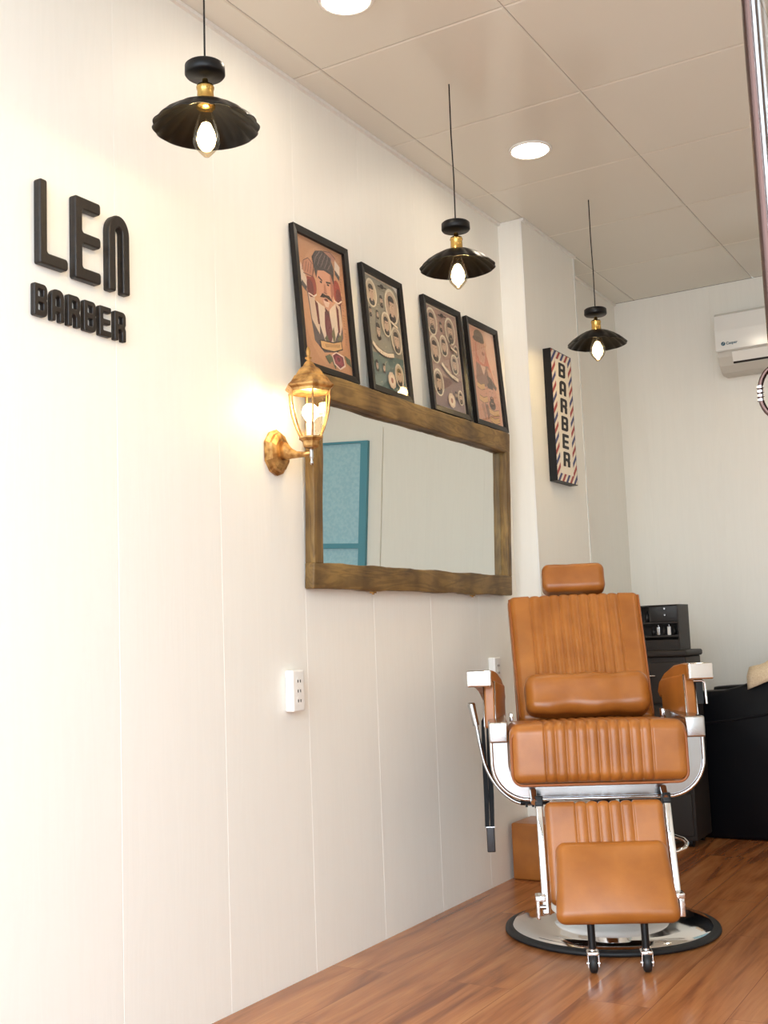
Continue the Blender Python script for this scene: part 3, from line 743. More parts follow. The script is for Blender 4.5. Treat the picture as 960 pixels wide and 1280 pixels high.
def art23(A,bg,bg2,pink):
    A.poly([(0,0),(1,0),(1,1),(0,1)],(218,200,176)); A.poly([(.03,.02),(.97,.02),(.97,.98),(.03,.98)],bg); A.poly([(.03,.02),(.97,.02),(.97,.34),(.03,.30)],bg2)
    rnd=random.Random(5 if pink else 9)
    for k in range(70):
        u,v=rnd.uniform(.07,.93),rnd.uniform(.05,.95); t=rnd.uniform(0,PI); l=rnd.uniform(.02,.05)
        A.line([(u,v),(u+l*math.cos(t),v+l*math.sin(t)*.7)],.0009,(90,80,76) if k%2 else (206,190,168))
    sk=(206,176,152); hr=(52,44,44)
    if not pink:
        L=[(.20,.83,.125,(206,188,160),1),(.47,.80,.07,None,0),(.76,.79,.16,(196,170,146),1),(.12,.66,.06,None,2),(.31,.66,.055,None,1),(.29,.51,.095,None,3),(.54,.60,.11,(190,170,146),1),(.80,.49,.125,(176,160,140),5),(.15,.19,.065,None,3),(.34,.19,.06,None,1),(.77,.17,.105,(196,176,150),1)]
        rib_=[(.08,.38),(.2,.335),(.35,.315),(.5,.315),(.66,.335)]
    else:
        L=[(.19,.83,.13,(176,150,134),2),(.46,.82,.06,None,0),(.74,.81,.13,(170,146,132),2),(.19,.56,.13,(182,160,142),5),(.48,.63,.10,(190,164,146),1),(.70,.66,.05,None,0),(.86,.62,.06,(150,128,116),3),(.76,.48,.095,(184,160,144),5),(.19,.24,.125,(178,158,142),1),(.70,.17,.055,None,0),(.84,.16,.07,(160,140,126),2)]
        rib_=[(.34,.44),(.48,.385),(.62,.35),(.82,.33)]
    for u,v,r,b,st in L: A.head(u,v,r,hr,sk,b,st)
    ribbon(A,rib_,.008,(222,206,184))
    for k in range(8):
        t=k/8; i=int(t*(len(rib_)-1)); A.line([(rib_[0][0]+.08+(rib_[-1][0]-rib_[0][0]-.14)*t,rib_[i][1]-.008),(rib_[0][0]+.085+(rib_[-1][0]-rib_[0][0]-.14)*t,rib_[i][1]-.022)],.0014,(120,60,56))
    u,v=(.53,.10)
    for k in range(9): A.el(u+.07*math.cos(k*.7),v+.045*math.sin(k*.7),.04,.03,(214,190,166))
    A.el(u,v,.075,.05,(226,208,184)); A.el(u,v,.035,.025,(170,120,104))
    A.el(.5,.93,.05,.02,hr); A.line([(.38,.92),(.62,.93)],.002,hr)
    ribbon(A,[(.68,.64),(.86,.61)],.005,(222,206,184))
def art4(A):
    A.poly([(0,0),(1,0),(1,1),(0,1)],(226,186,158)); A.poly([(.03,.02),(.97,.02),(.97,.98),(.03,.98)],(214,160,134))
    A.poly([(.45,.9),(.95,.25),(.97,.02),(.97,.8),(.9,.98),(.5,.98)],(226,182,150)); A.poly([(.55,.86),(.88,.40),(.70,.40),(.5,.7)],(208,124,98)); A.poly([(.28,.84),(.20,.60),(.5,.5),(.64,.7)],(206,130,108))
    A.el(.42,.90,.18,.075,(122,106,92)); A.el(.40,.87,.21,.035,(104,90,80))
    A.poly([(.30,.84),(.28,.72),(.36,.64),(.50,.62),(.60,.70),(.60,.84)],(216,168,144)); A.el(.52,.735,.05,.02,(168,110,92))
    for k in range(9): A.line([(.22+.05*k,.86-.01*(k%3)),(.16+.06*k,.66-.015*(k%2))],.0016,(162,110,92))
    A.poly([(.22,.62),(.16,.44),(.26,.36),(.60,.40),(.74,.50),(.66,.62),(.48,.60),(.36,.60)],(150,118,106)); A.poly([(.36,.60),(.46,.50),(.56,.60)],(222,190,168))
    A.poly([(.60,.60),(.74,.56),(.80,.46),(.66,.44)],(206,160,136)); A.poly([(.56,.52),(.70,.50),(.90,.42),(.86,.38),(.58,.46)],(100,84,78))
    A.head(.66,.33,.19,(92,76,70),(214,164,142),None,2)
    for (a,b,c) in ((.16,.38,.44),(.20,.25,.50),(.50,.14,.88),(.52,.06,.86)):
        ribbon(A,[(a,b),((a+c)/2,b-.018),(c,b+.008)],.011,(220,180,126),(120,92,76))
    A.poly([(.36,.20),(.44,.04),(.52,.10),(.48,.2)],(146,112,98)); A.poly([(.22,.18),(.34,.02),(.38,.1),(.32,.2)],(186,140,118))
    for k in range(24):
        rnd=random.Random(k); u,v=rnd.uniform(.2,.85),rnd.uniform(.05,.6); A.line([(u,v),(u+.04,v+rnd.uniform(-.03,.03))],.0012,(140,104,90))
PZ=1.096+MHt*math.cos(MT)+.001
def picture(name,label,y0,y1,h,art,zb,xb,yaw=0):
    w=y1-y0; lean=math.asin(min(.9,(xb-.004)/h))
    root=thing(name,label,'picture',(xb,y0,zb),rot=(0,-lean,math.radians(yaw)),group=None)
    b=.021
    mb=MB()
    # mitred frame with a raised lip; local x = out from wall, y along, z up
    T0=.018
    for (pa,pb,ia,ib) in (((0,0),(w,0),(b,b),(w-b,b)),((w,0),(w,h),(w-b,b),(w-b,h-b)),((w,h),(0,h),(w-b,h-b),(b,h-b)),((0,h),(0,0),(b,h-b),(b,b))):
        vs=[(0,*pa),(0,*pb),(0,*ib),(0,*ia),(T0,*pa),(T0,*pb),(T0-.003,*ib),(T0-.003,*ia)]
        mb.add(vs,[(0,1,2,3),(4,5,6,7),(0,1,5,4),(3,2,6,7),(0,3,7,4),(1,2,6,5)],M['blackframe'])
    mb.build('picture_frame',root)
    mb=MB(); mb.box((.001,.008,.008),(.004,w-.008,h-.008),M['white']); mb.build('backing_board',root)
    A=Art(w-2*b+.004,h-2*b+.004); art(A); o=A.build(root); o.location=(.0041,b-.002,b-.002)
    mb=MB(); mb.box((.0095,b-.003,b-.003),(.0115,w-b+.003,h-b+.003),M['picglass']); mb.build('picture_glass',root)
    return root
XB=.034; YAW2=2.4
picture('framed_poster','black framed poster of a moustached man in a red tie, nearest the lantern',2.728,3.035,.455,art1,PZ+.002,XB)
picture('framed_poster','black framed poster of portrait medallions on grey-green, second from the lantern',3.120,3.412,.438,lambda A:art23(A,(150,146,132),(104,124,120),False),PZ+.002,XB,YAW2)
picture('framed_poster','black framed poster of portrait medallions on mauve brown, third from the lantern',3.545,3.845,.434,lambda A:art23(A,(170,140,128),(138,112,110),True),PZ+.002,XB)
picture('framed_poster','black framed pinkish poster of figures and ribbons, farthest from the lantern',3.895,4.182,.434,art4,PZ+.002,XB)

# ------------------------------------------------------------------ wall letters
def glyph(ch):
    """outlines in a box 1 wide, height hgt; returns (splines, hgt)"""
    if ch=='L': h=1.95; s=.27; return [rp([(0,0,.06),(1.05,0,.08),(1.05,s,.10),(s,s,.07),(s,h,.06),(0,h,.06)])],h
    if ch=='E': h=1.95; s=.28; return [rp([(0,0,.06),(1.0,0,.08),(1.0,s,.08),(s,s,.07),(s,.86,.07),(1.0,.86,.09),(1.0,1.12,.09),(s,1.12,.07),(s,h-s,.07),(1.0,h-s,.08),(1.0,h,.08),(0,h,.06)])],h
    if ch=='n': h=1.95; return [rp([(0,0,.05),(.31,0,.05),(.31,1.58,.10),(.48,1.66,.06),(.65,1.58,.10),(.65,0,.05),(.96,0,.05),(.96,h,.46),(0,h,.46)],8)],h
    h=1.62; s=.30
    if ch=='B': return [rp([(0,0,.10),(1,0,.26),(1,.81,.14),(.93,.85,.05),(1,.89,.14),(1,h,.28),(0,h,.10)]),rp([(s,.30,.04),(.70,.30,.08),(.70,.68,.08),(s,.68,.04)]),rp([(s,.98,.04),(.70,.98,.08),(.70,1.34,.08),(s,1.34,.04)])],h
    if ch=='A': return [rp([(0,0,.06),(.33,0,.06),(.33,.45,.05),(.67,.45,.05),(.67,0,.06),(1,0,.06),(1,h,.40),(0,h,.40)]),rp([(.33,.75,.04),(.67,.75,.04),(.67,1.28,.14),(.33,1.28,.14)])],h
    if ch=='R': return [rp([(0,0,.06),(.33,0,.06),(.33,.62,.05),(.52,.62,.10),(.66,.50,.06),(.66,0,.06),(1,0,.06),(1,.62,.10),(.92,.78,.06),(1,.94,.10),(1,h,.30),(0,h,.10)]),rp([(.33,.92,.04),(.70,.92,.09),(.70,1.32,.09),(.33,1.32,.04)])],h
    if ch=='e': return [rp([(0,0,.08),(.95,0,.08),(.95,.32,.08),(s,.32,.05),(s,.66,.05),(.9,.66,.08),(.9,.95,.08),(s,.95,.05),(s,1.30,.05),(.95,1.30,.08),(.95,h,.08),(0,h,.08)])],h
def wall_letter(ch,y0,y1,z0,z1,th,label,group=None):
    sp,h=glyph(ch); mx=max(p[0] for p in sp[0]); sx=(y1-y0)/mx; sy=(z1-z0)/h
    sp=[[(x*sx,y*sy) for x,y in s_] for s_ in sp]
    bv=.003 if th>.02 else .002
    me=curve_mesh(sp,th/2-bv,bv,M['darkwood'],'wall_letter')
    o=link_mesh('wall_letter',me)
    # curve plane XY -> wall plane YZ, thickness along +X
    o.matrix_world=Matrix(((0,0,1,th/2),(1,0,0,y0),(0,1,0,z0),(0,0,0,1)))
    tag(o,label,'letter',group); return o
wall_letter('L',1.731,1.815,1.808,2.006,.022,'tall dark brown letter L at the left of the upper word')
wall_letter('E',1.838,1.920,1.802,2.002,.022,'tall dark brown letter E in the middle of the upper word')
wall_letter('n',1.947,2.018,1.800,1.994,.022,'tall dark brown arch-shaped letter N at the right of the upper word')
bl=['small dark brown letter B, first of the lower word, below the tall L','small dark brown letter A, second of the lower word','small dark brown letter R between the A and the second B of the lower word','small dark brown letter B in the middle of the lower word, before the E','small dark brown letter E of the lower word','small dark brown letter R at the right end of the lower word']
for k,ch in enumerate('BARBeR'):
    y=1.721+.0502*k; wall_letter(ch,y,y+.0385,1.687-.0008*k,1.762-.0012*k,.014,bl[k])

# ------------------------------------------------------------------ BARBER board on the pier
root=thing('barber_sign','narrow vertical BARBER sign with red and blue striped border on the white pier','sign',(PD+.0005,4.452,1.578))
SW,SH,ST=.235,.575,.035
mb=MB(); mb.box((0,0,0),(ST,SW,SH),M['blackmetal']); mb.build('board',root)
A=Art(SW-.006,SH-.006); w_,h_=A.w,A.h
A.poly([(0,0),(1,0),(1,1),(0,1)],(238,226,206))
bw=.042
def clip(poly,x0,x1,y0,y1):
    def cut(P,f,inter):
        out=[]
        for i in range(len(P)):
            a,b=P[i-1],P[i]
            if f(b):
                if not f(a): out.append(inter(a,b))
                out.append(b)
            elif f(a): out.append(inter(a,b))
        return out
    def ix(v): return lambda a,b:(v,a[1]+(b[1]-a[1])*(v-a[0])/(b[0]-a[0]))
    def iy(v): return lambda a,b:(a[0]+(b[0]-a[0])*(v-a[1])/(b[1]-a[1]),v)
    for f,i in ((lambda p:p[0]>=x0,ix(x0)),(lambda p:p[0]<=x1,ix(x1)),(lambda p:p[1]>=y0,iy(y0)),(lambda p:p[1]<=y1,iy(y1))):
        if poly: poly=cut(poly,f,i)
    return poly
k=0; t=-.25
while t<SH+.3:
    c=(164,58,50) if k%2==0 else (52,58,110)
    st=[(0,t),(w_,t+w_*1.0),(w_,t+w_*1.0+.022),(0,t+.022)]
    for (x0,x1,y0,y1) in ((0,bw,0,h_),(w_-bw,w_,0,h_),(bw,w_-bw,0,bw*.8),(bw,w_-bw,h_-bw*.8,h_)):
        p=clip(st,x0,x1,y0,y1)
        if len(p)>2: A.poly([(x/w_,y/h_) for x,y in p],c); A.k-=1
    t+=.0445; k+=1
A.k+=1
A.poly([(x/w_,y/h_) for x,y in rp([(bw,bw*.8,.02),(w_-bw,bw*.8,.02),(w_-bw,h_-bw*.8,.02),(bw,h_-bw*.8,.02)])],(244,234,216))
o=A.build(root); o.name='sign_face'; o.location=(ST,.003,.003)
for k,ch in enumerate('BARBeR'):
    sp,h=glyph(ch); sp=[[((x-.5)*.074+.10*y/h*.064,y/h*.064) for x,y in q] for q in sp]
    me=curve_mesh(sp,.0007,0,M['slot'],'sign_letter')
    link_mesh('sign_letter',me,root,Matrix(((0,0,1,ST+.0016),(1,0,0,SW/2-.004),(0,1,0,SH-.112-.0785*k),(0,0,0,1))))

# ------------------------------------------------------------------ wall outlets
def outlet(y0,z0,label,w=.058,h=.118):
    root=thing('wall_socket',label,'socket',(0,y0,z0))
    mb=MB(); mb.rbox((.030,w,h),.006,M['white'],T=Matrix.Translation((.0155,w/2,h/2)),n=1); mb.build('housing',root)
    for k in range(3):
        mb=MB(); zc=h*.26+k*h*.235
        mb.cyl((.030,w/2,zc),(.0312,w/2,zc),.0125,M['white'],n=20)
        for s in (-1,1): mb.box((.0305,w/2+s*.006-.0018,zc-.004),(.0318,w/2+s*.006+.0018,zc+.004),M['slot'])
        mb.build('socket_outlet',root)
outlet(2.645,.743,'white three-way wall socket below the left end of the mirror')
outlet(3.985,.735,'white wall socket partly hidden behind the chair armrest')

# ------------------------------------------------------------------ pendants
def pendant():
    root=thing('pendant_lamp','','lamp',(0,0,H))
    z=lambda v:v-H
    mb=MB(); mb.tube([(0,0,z(2.226)),(.0015,0,z(2.38)),(-.001,0,z(2.52)),(0,0,0)],.0022,M['blackmetal'],n=8); mb.build('cord',root)
    mb=MB(); mb.lathe([(0,z(2.228)),(.041,z(2.228)),(.0445,z(2.225)),(.045,z(2.206)),(.042,z(2.202)),(.0,z(2.200))],M['blackmetal'],n=40)
    mb.build('canopy',root)
    mb=MB(); mb.lathe([(.006,z(2.195)),(.008,z(2.182)),(.018,z(2.180)),(.020,z(2.174)),(.018,z(2.168)),(.019,z(2.140)),(.021,z(2.136)),(.021,z(2.128)),(.0,z(2.126))],M['brass'],n=28,rad=lambda a,i:1+.02*math.cos(a*14)); mb.build('lamp_socket',root)
    # fluted scalloped shade (outer and inner skins)
    NF=16
    def rad(a,i): return 1+ (.028*abs(math.cos(a*NF/2)) if i in OUT else .012*abs(math.cos(a*NF/2)))
    prof=[(.022,2.140),(.030,2.138),(.050,2.131),(.075,2.117),(.098,2.100),(.114,2.083),(.1155,2.0805),(.113,2.081),(.097,2.097),(.074,2.114),(.050,2.128),(.030,2.135),(.022,2.137)]
    OUT={4,5,6,7,8}
    mb=MB(); n=NF*8; vs=[]
    for i,(r,zz) in enumerate(prof):
        for k in range(n):
            a=2*PI*k/n; fl=abs(math.sin(a*NF/2)); t=(r-.022)/.094
            rr=r*(1+.035*fl*t*t); vs.append((rr*math.cos(a),rr*math.sin(a),z(zz)+.002*fl*t))
    fs=[]
    for i in range(len(prof)-1):
        for k in range(n): fs.append((i*n+k,i*n+(k+1)%n,(i+1)*n+(k+1)%n,(i+1)*n+k))
    mb.add(vs,fs,M['shade'],True); mb.build('lamp_shade',root)
    mb=MB(); mb.lathe([(.0,z(2.013)),(.006,z(2.014)),(.014,z(2.022)),(.026,z(2.036)),(.032,z(2.052)),(.030,z(2.070)),(.022,z(2.096)),(.015,z(2.118)),(.0135,z(2.128))],M['bulbglass'],n=28); bu=mb.build('bulb',root)
    mb=MB(); mb.lathe([(0,z(2.026)),(.010,z(2.030)),(.018,z(2.040)),(.0215,z(2.054)),(.019,z(2.070)),(.010,z(2.090)),(0,z(2.096))],M['filament_bloom'],n=20); mb.build('filament_bloom',bu)  # filament widened into a glowing core that imitates bloom inside the glass
    l=bpy.data.lights.new('pendant_light','POINT'); l.energy=P_PENDANT; l.color=WARM; l.shadow_soft_size=.024
    lo=bpy.data.objects.new('pendant_light',l); COL.objects.link(lo); lo.parent=root; lo.location=(0,0,z(2.060))
    return root
def children(o): return [c for c in bpy.data.objects if c.parent==o]
def copy_tree(o,parent=None):
    c=o.copy(); COL.objects.link(c); c.parent=parent
    for ch in children(o): copy_tree(ch,c)
    return c
pn=pendant()
spots=[(.383,1.88,.010,'black scalloped pendant lamp nearest the camera, above the tall letters'),(.396,3.08,.0,'black scalloped pendant lamp hanging above the third and fourth posters'),(.417,4.27,.004,'black scalloped pendant lamp farthest away, by the striped sign')]
prs=[pn,copy_tree(pn),copy_tree(pn)]
for o,(x,y,dz,lb) in zip(prs,spots):
    o.location=(x,y,H); tag(o,lb,'lamp','black pendant lamps in a row')

# ------------------------------------------------------------------ recessed ceiling lights and added fill lights
def downlight():
    root=thing('ceiling_light','','ceiling light',(0,0,H))
    mb=MB(); mb.lathe([(.066,-.003),(.068,-.006),(.076,-.005),(.079,0),(.066,0)],M['white'],n=48); mb.build('trim_ring',root)
    mb=MB(); mb.lathe([(0,-.0045),(.050,-.0045),(.066,-.0035)],M['down'],n=48); mb.build('diffuser',root)
    return root
dl=downlight(); dls=[dl]+[copy_tree(dl) for _ in range(4)]
for o,(x,y,lb) in zip(dls,((1.645,2.49,'added round fill light, unseen right of the frame, over the doorway side'),(1.645,3.685,'added round fill light, unseen right of the frame, in the middle of the row'),(1.645,4.88,'added round fill light, unseen right of the frame, by the back wall'),(.413,3.685,'round lit ceiling light between the second and third pendants'),(.385,2.49,'round lit ceiling light cut by the top edge of the photo'))):  # first three are out of view, added to brighten the back wall
    o.location=(x,y,H); tag(o,lb,'ceiling light','round recessed ceiling lights')

# ------------------------------------------------------------------ wall lantern
def lantern():
    root=thing('wall_lantern','antique gold wall lantern with curved clear glass, beside the mirror frame','wall lamp',(0,2.628,1.487))
    # stepped octagonal wall plate
    mb=MB()
    def ring(hw,hh,x,n=8):
        pts=[(hw*.55,hh*.86),(0,hh),(-hw*.55,hh*.86),(-hw,hh*.42),(-hw,-hh*.42),(-hw*.55,-hh*.86),(0,-hh),(hw*.55,-hh*.86),(hw,-hh*.42),(hw,hh*.42)]
        return [(x,a,b) for a,b in pts]
    rs=[ring(.050,.066,.001),ring(.052,.068,.010),ring(.044,.058,.016),ring(.042,.056,.024),ring(.030,.040,.030)]
    vs=sum(rs,[]); k=10; fs=[(i*k+j,i*k+(j+1)%k,(i+1)*k+(j+1)%k,(i+1)*k+j) for i in range(len(rs)-1) for j in range(k)]+[tuple(range(k)),tuple(range(4*k,5*k))]
    mb.add(vs,fs,M['bronze']); mb.build('wall_plate',root)
    LX=.130
    mb=MB()
    # arm: broad leaf at the plate narrowing to the lantern
    prof=[(.028,.030,.016,.004),(.045,.026,.012,.0),(.060,.016,.010,-.008),(.080,.010,.009,-.014),(.105,.008,.008,-.016),(LX-.002,.0075,.0075,-.014)]
    vs=[];n=10
    for (x,rz,ry,cz) in prof:
        for q in range(n):
            a=2*PI*q/n; vs.append((x,ry*math.cos(a),cz+rz*math.sin(a)))
    fs=[(i*n+q,i*n+(q+1)%n,(i+1)*n+(q+1)%n,(i+1)*n+q) for i in range(len(prof)-1) for q in range(n)]+[tuple(range(n)),tuple(range((len(prof)-1)*n,len(prof)*n))]
    mb.add(vs,fs,M['bronze'],True); mb.build('arm',root)
    T=Matrix.Translation((LX,0,0))
    mb=MB(); mb.lathe([(0,-.050),(.004,-.048),(.0055,-.042),(.0035,-.036),(.005,-.030),(.0065,-.026),(.0065,.0),(.004,.004)],M['satin'],T=T,n=16); mb.build('knob',root,'polished steel knob')
    hexr=lambda a,i:1
    R30=Matrix.Rotation(math.radians(12),4,'Z')
    # cup under the glass
    mb=MB(); mb.lathe([(0,.0),(.020,.0),(.024,.005),(.026,.018),(.033,.024),(.037,.026),(.037,.030),(.030,.031),(0,.031)],M['bronze'],T=T@R30,n=6,smooth=False); mb.build('cup',root)
    gp=[(.030,.030),(.040,.050),(.050,.078),(.057,.105),(.0605,.135),(.062,.162)]
    mb=MB(); mb.lathe(gp,M['glass'],T=T@R30,n=6,smooth=False); mb.build('glass_shade',root)
    mb=MB()
    for q in range(6):
        a=2*PI*q/6; mb.tube([(T@R30)@Vector(((r+.001)*math.cos(a),(r+.001)*math.sin(a),z)) for r,z in gp],.0028,M['bronze'],n=8)
    mb.build('cage',root)
    mb=MB(); mb.lathe([(.060,.158),(.064,.158),(.0655,.166),(.074,.172),(.075,.176),(.064,.186),(.056,.198),(.053,.203),(.046,.206),(.042,.214),(.033,.226),(.029,.229),(.022,.233),(.014,.245),(.007,.252),(.0,.253)],M['bronze'],T=T@R30,n=6,smooth=False)
    mb.lathe([(.059,.160),(.03,.163),(0,.163)],M['bronze'],T=T@R30,n=6,smooth=False)
    rf=mb.build('roof',root)
    mb=MB(); mb.lathe([(.005,.250),(.005,.256),(.010,.259),(.010,.262),(.004,.264),(.006,.272),(.0065,.280),(.004,.290),(0,.296)],M['bronze'],T=T,n=14); mb.build('finial',rf)
    mb=MB(); mb.lathe([(.013,.030),(.013,.070),(.010,.075)],M['white'],T=T,n=20); hb=mb.build('bulb_holder',root)
    mb=MB(); mb.lathe([(.009,.074),(.016,.084),(.023,.096),(.024,.106),(.019,.118),(.010,.126),(0,.128)],M['lantern_bulb'],T=T,n=24); mb.build('bulb',root,'lit round bulb')
    l=bpy.data.lights.new('lantern_light','POINT'); l.energy=P_SCONCE; l.color=WARM; l.shadow_soft_size=.024
    lo=bpy.data.objects.new('lantern_light',l); COL.objects.link(lo); lo.parent=root; lo.location=(LX,0,.135)
lantern()

# ------------------------------------------------------------------ air conditioner
def aircon():
    x0,x1=.574,1.40; root=thing('air_conditioner','white split air conditioner high on the back wall','air conditioner',(x0,RY1,2.185))
    w=x1-x0
    body=[(-.001,0.005),(-.001,.298),(-.15,.298),(-.185,.285),(-.185,.11),(-.178,.075),(-.155,.035),(-.12,.006),(-.09,0)]
    mb=MB(); mb.prism(body,0,w,M['grey_plastic'],axis=0); mb.build('housing',root)
    fp=[(-.15,.3005),(-.178,.296),(-.200,.28),(-.205,.20),(-.203,.105),(-.196,.100),(-.186,.104),(-.186,.286)]
    mb=MB(); mb.prism(fp,-.002,w+.002,M['whitegloss'],axis=0,smooth=False); fr=mb.build('front_panel',root)
    # louvre: flap and dark slot
    T=Matrix.Translation((0,0,0))
    mb=MB(); a,b=Vector((-.181,.088)),Vector((-.158,.040)); 
    mb.add([(.07,-.187,.094),(w-.07,-.187,.094),(w-.07,-.170,.048),(.07,-.170,.048),(.07,-.180,.094),(w-.07,-.180,.094),(w-.07,-.163,.048),(.07,-.163,.048)],[(0,1,2,3),(4,5,6,7),(0,1,5,4),(1,2,6,5),(2,3,7,6),(3,0,4,7)],M['white']); mb.build('louvre_flap',root)
    mb=MB(); mb.add([(.07,-.1695,.048),(w-.07,-.1695,.048),(w-.07,-.164,.040),(.07,-.164,.040),(.07,-.15,.048),(w-.07,-.15,.048),(w-.07,-.15,.040),(.07,-.15,.040)],[(0,1,2,3),(0,1,5,4),(1,2,6,5),(2,3,7,6),(3,0,4,7)],M['slot']); mb.build('air_slot',root)
    lg=mat('teal_print',lin(36,84,104),.4)
    me=text_mesh('Casper',.019,lg,extrude=.0004,offset=.0003)
    link_mesh('logo_lettering',me,fr,Matrix(((1,0,0,.050),(0,0,-1,-.2055),(0,1,0,.130),(0,0,0,1))))
    mb=MB(); mb.cyl((.036,-.2045,.136),(.036,-.206,.136),.010,lg,n=24)
    for q in range(3): mb.cyl((.036-.003+.003*q,-.206,.132+.004*q),(.036-.003+.003*q,-.2064,.132+.004*q),.0014,M['white'],n=10)
    mb.build('logo_badge',fr)
aircon()

# ------------------------------------------------------------------ far corner: trolley, organiser, lounge chair, towel, tan box
root=thing('salon_trolley','dark grey salon trolley with drawers, just behind the pier','trolley',(.115,4.922,0))
mb=MB(); mb.box((0,.0,.03),(.385,.235,.815),M['trolley'],bev=.006); mb.build('body',root)
mb=MB(); mb.rbox((.400,.260,.028),.01,M['trolley'],T=Matrix.Translation((.196,.112,.829)),n=1); mb.build('top',root)
for k in range(4):
    mb=MB(); z=.05+.188*k; mb.box((.012,-.012,z),(.373,-.0005,z+.178),M['trolley'],bev=.004); dr=mb.build('drawer',root)
    mb=MB(); mb.tube([(.13,-.012,z+.12),(.13,-.026,z+.12),(.25,-.026,z+.12),(.25,-.012,z+.12)],.004,M['satin'],n=6); mb.build('handle',dr)
for x in (.04,.345):
    for y in (.04,.20):
        mb=MB(); mb.cyl((x,y,.045),(x,y,.062),.006,M['satin']); mb.cyl((x-.012,y,.024),(x+.012,y,.024),.0238,M['rubber'],n=20); mb.build('caster',root)
root=thing('tool_organiser','dark open-fronted tool organiser standing on the salon trolley','organiser',(.150,4.955,.8435))
mb=MB(); w,d,h=.322,.16,.200
mb.box((0,.150,0),(w,d,h),M['trolleydark']); mb.box((0,0,0),(.006,.15,h),M['trolley']); mb.box((w-.006,0,0),(w,.15,h),M['trolley'])
for z in (0,.058,.118,.193): mb.box((.006,0,z),(w-.006,.15,z+.007),M['trolley'])
mb.box((.19,0,.125),(.196,.15,.200),M['trolley']); mb.box((.006,-.002,0),(w-.006,0.004,.045),M['trolley']); mb.build('case',root)
mb=MB(); mb.box((.196,.0,.127),(w-.006,.004,.198),M['trolleydark'],bev=.001)
for (x,z) in ((.262,.183),(.262,.155)): mb.cyl((x,-.006,z),(x,0,z),.004,M['satin'],n=12)
mb.build('cabinet_door',root)
rnd=random.Random(3); cols=[M['trolleydark'],M['satin'],M['trolley'],M['white'],M['blackmetal']]
def small_item(kind,x,y,z,h,r,m,label,gr):
    mb=MB()
    if kind=='bottle': mb.lathe([(0,0),(r,0),(r,h*.66),(r*.45,h*.78),(r*.4,h*.95),(0,h)],m,n=14)
    else: mb.box((-r,-r*.7,0),(r,r*.7,h),m,bev=.002); mb.cyl((0,0,h),(0,0,h+.008),r*.35,M['satin'],n=8)
    o=mb.build('spray_bottle' if kind=='bottle' else 'hair_clipper'); o.location=(.150+x,4.955+y,.8435+z)
    tag(o,label,'bottle' if kind=='bottle' else 'clipper',gr)
names=['small black tool','small steel tool','small grey tool','small white bottle','small glossy black tool']
where=['at the left of the middle compartment','left of centre in the middle compartment','in the centre of the middle compartment','right of centre in the middle compartment','at the right end of the middle compartment']
for k in range(5):
    small_item('clip' if k%2 else 'bottle',.196+.024*k,.03,.0655,.034+.008*rnd.random(),.0075,cols[k%5],names[k]+' '+where[k]+' of the organiser','small tools in the organiser')
for k,(m_,lb) in enumerate(((M['satin'],'steel coloured bottle on the top shelf of the organiser, partly behind the chair'),(M['trolleydark'],'black bottle on the top shelf of the organiser, next to its small door'))):
    small_item('bottle',.135+.034*k,.04,.1255,.050,.011,m_,lb,'bottles in the organiser top shelf')
# lounge chair
root=thing('lounge_chair','black leather lounge chair with sweeping arms at the right edge','armchair',(.425,5.17,0))
def sweep(t): # top outline of arm, x from 0
    P=[(0,.645),(.06,.650),(.16,.654),(.23,.670),(.31,.700),(.39,.732),(.50,.765),(.66,.80),(.76,.815),(.84,.80),(.88,.76)]
    return P
P=sweep(0)
prof=[(.02,.0),(.86,.0),(.88,.30)]+P[::-1]+[(-.01,.60),(0,.3)]
mb=MB()
def slab(mb,prof,y0,y1,ins,mt):
    cx=sum(p[0] for p in prof)/len(prof); cz=sum(p[1] for p in prof)/len(prof); k=len(prof); vs=[]
    for y,i_ in ((y0,ins),(y0+ins*.4,ins*.3),(y0+ins,0),(y1-ins,0),(y1-ins*.4,ins*.3),(y1,ins)):
        for x,z in prof:
            d=Vector((x-cx,z-cz)); d.normalize(); vs.append((x-d.x*i_,y,max(0.002,z-d.y*i_)))
    fs=[(a*k+j,a*k+(j+1)%k,(a+1)*k+(j+1)%k,(a+1)*k+j) for a in range(5) for j in range(k)]+[tuple(range(k)),tuple(range(5*k,6*k))]
    mb.add(vs,fs,mt,True)
slab(mb,prof,.0,.12,.02,M['blackleather']); mb.build('arm',root)
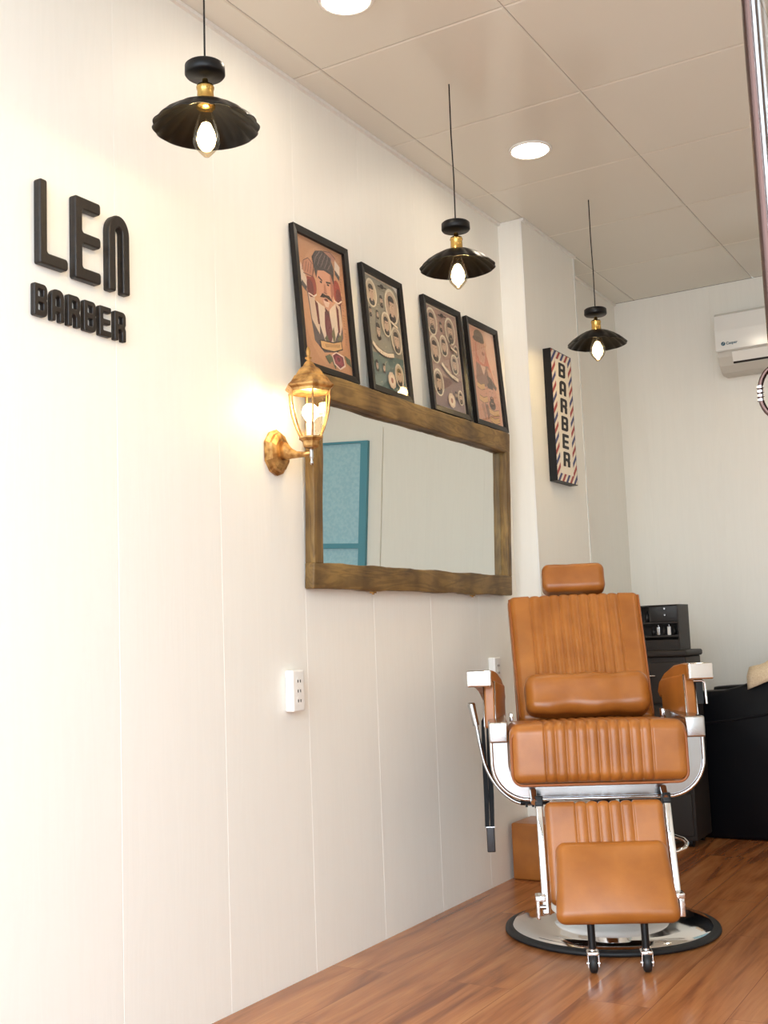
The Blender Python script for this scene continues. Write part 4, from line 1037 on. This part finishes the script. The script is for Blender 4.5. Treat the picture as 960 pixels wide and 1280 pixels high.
mb=MB(); slab(mb,prof,.45,.57,.02,M['blackleather']); mb.build('arm',root)
mb=MB(); mb.rbox((.60,.33,.30),.04,M['blackleather'],T=Matrix.Translation((.38,.285,.27)),n=3); mb.build('seat',root)
mb=MB(); mb.rbox((.16,.33,.60),.05,M['blackleather'],T=Matrix.Translation((.78,.285,.52))@Matrix.Rotation(math.radians(12),4,'Y'),n=3); mb.build('backrest',root)
mb=MB(); pts=[(.0,.50),(.18,.52),(.34,.545),(.48,.61),(.60,.665),(.72,.70),(.84,.70)]
mb.tube([(x,.001,z) for x,z in pts],.006,M['blackleather'],n=8); mb.build('piping',root)
for z in (.22,.27,.02+.03):
    mb=MB(); mb.lathe([(0,-.004),(.005,-.002),(.006,.001)],M['satin'],T=Matrix.Translation((.02,.004,z))@Matrix.Rotation(PI/2,4,'X')@Matrix.Rotation(PI,4,'X'),n=12); mb.build('stud',root)
# towel thrown over the arm
mb=MB(); vs=[];nu,nv=16,14
for i in range(nu):
    for j in range(nv):
        u=i/(nu-1); v=j/(nv-1); x=.70+.34*u
        xs=x-.425; zt=max(z0+(z1-z0)*(xs-a0)/(a1-a0) for (a0,z0),(a1,z1) in zip(P[:-1],P[1:]) if a0<=xs<=a1)
        y=5.165+.13*v
        z=zt+.016+(.045+.03*u)*math.sin(PI*min(1,v*1.05))**.8+.008*math.sin(u*13+v*5)
        if v<.25: y=5.152-.010*abs(math.sin(u*9)); z=zt-.030+(v/.25)*.062
        vs.append((x,y,z))
fs=[(i*nv+j,(i+1)*nv+j,(i+1)*nv+j+1,i*nv+j+1) for i in range(nu-1) for j in range(nv-1)]
mb.add(vs,fs,M['towel'],True); tw=mb.build('towel')
tw.modifiers.new('s','SOLIDIFY').thickness=.008
tag(tw,'crumpled beige towel on the arm of the black lounge chair','towel')
# tan upholstered box in the corner by the pier
mb=MB(); mb.rbox((.30,.19,.212),.008,M['leather'],T=Matrix.Translation((.163,4.187,.107)),n=1); o=mb.build('booster_box')
tag(o,'plain tan leather box on the floor against the wall, behind the chair','box')
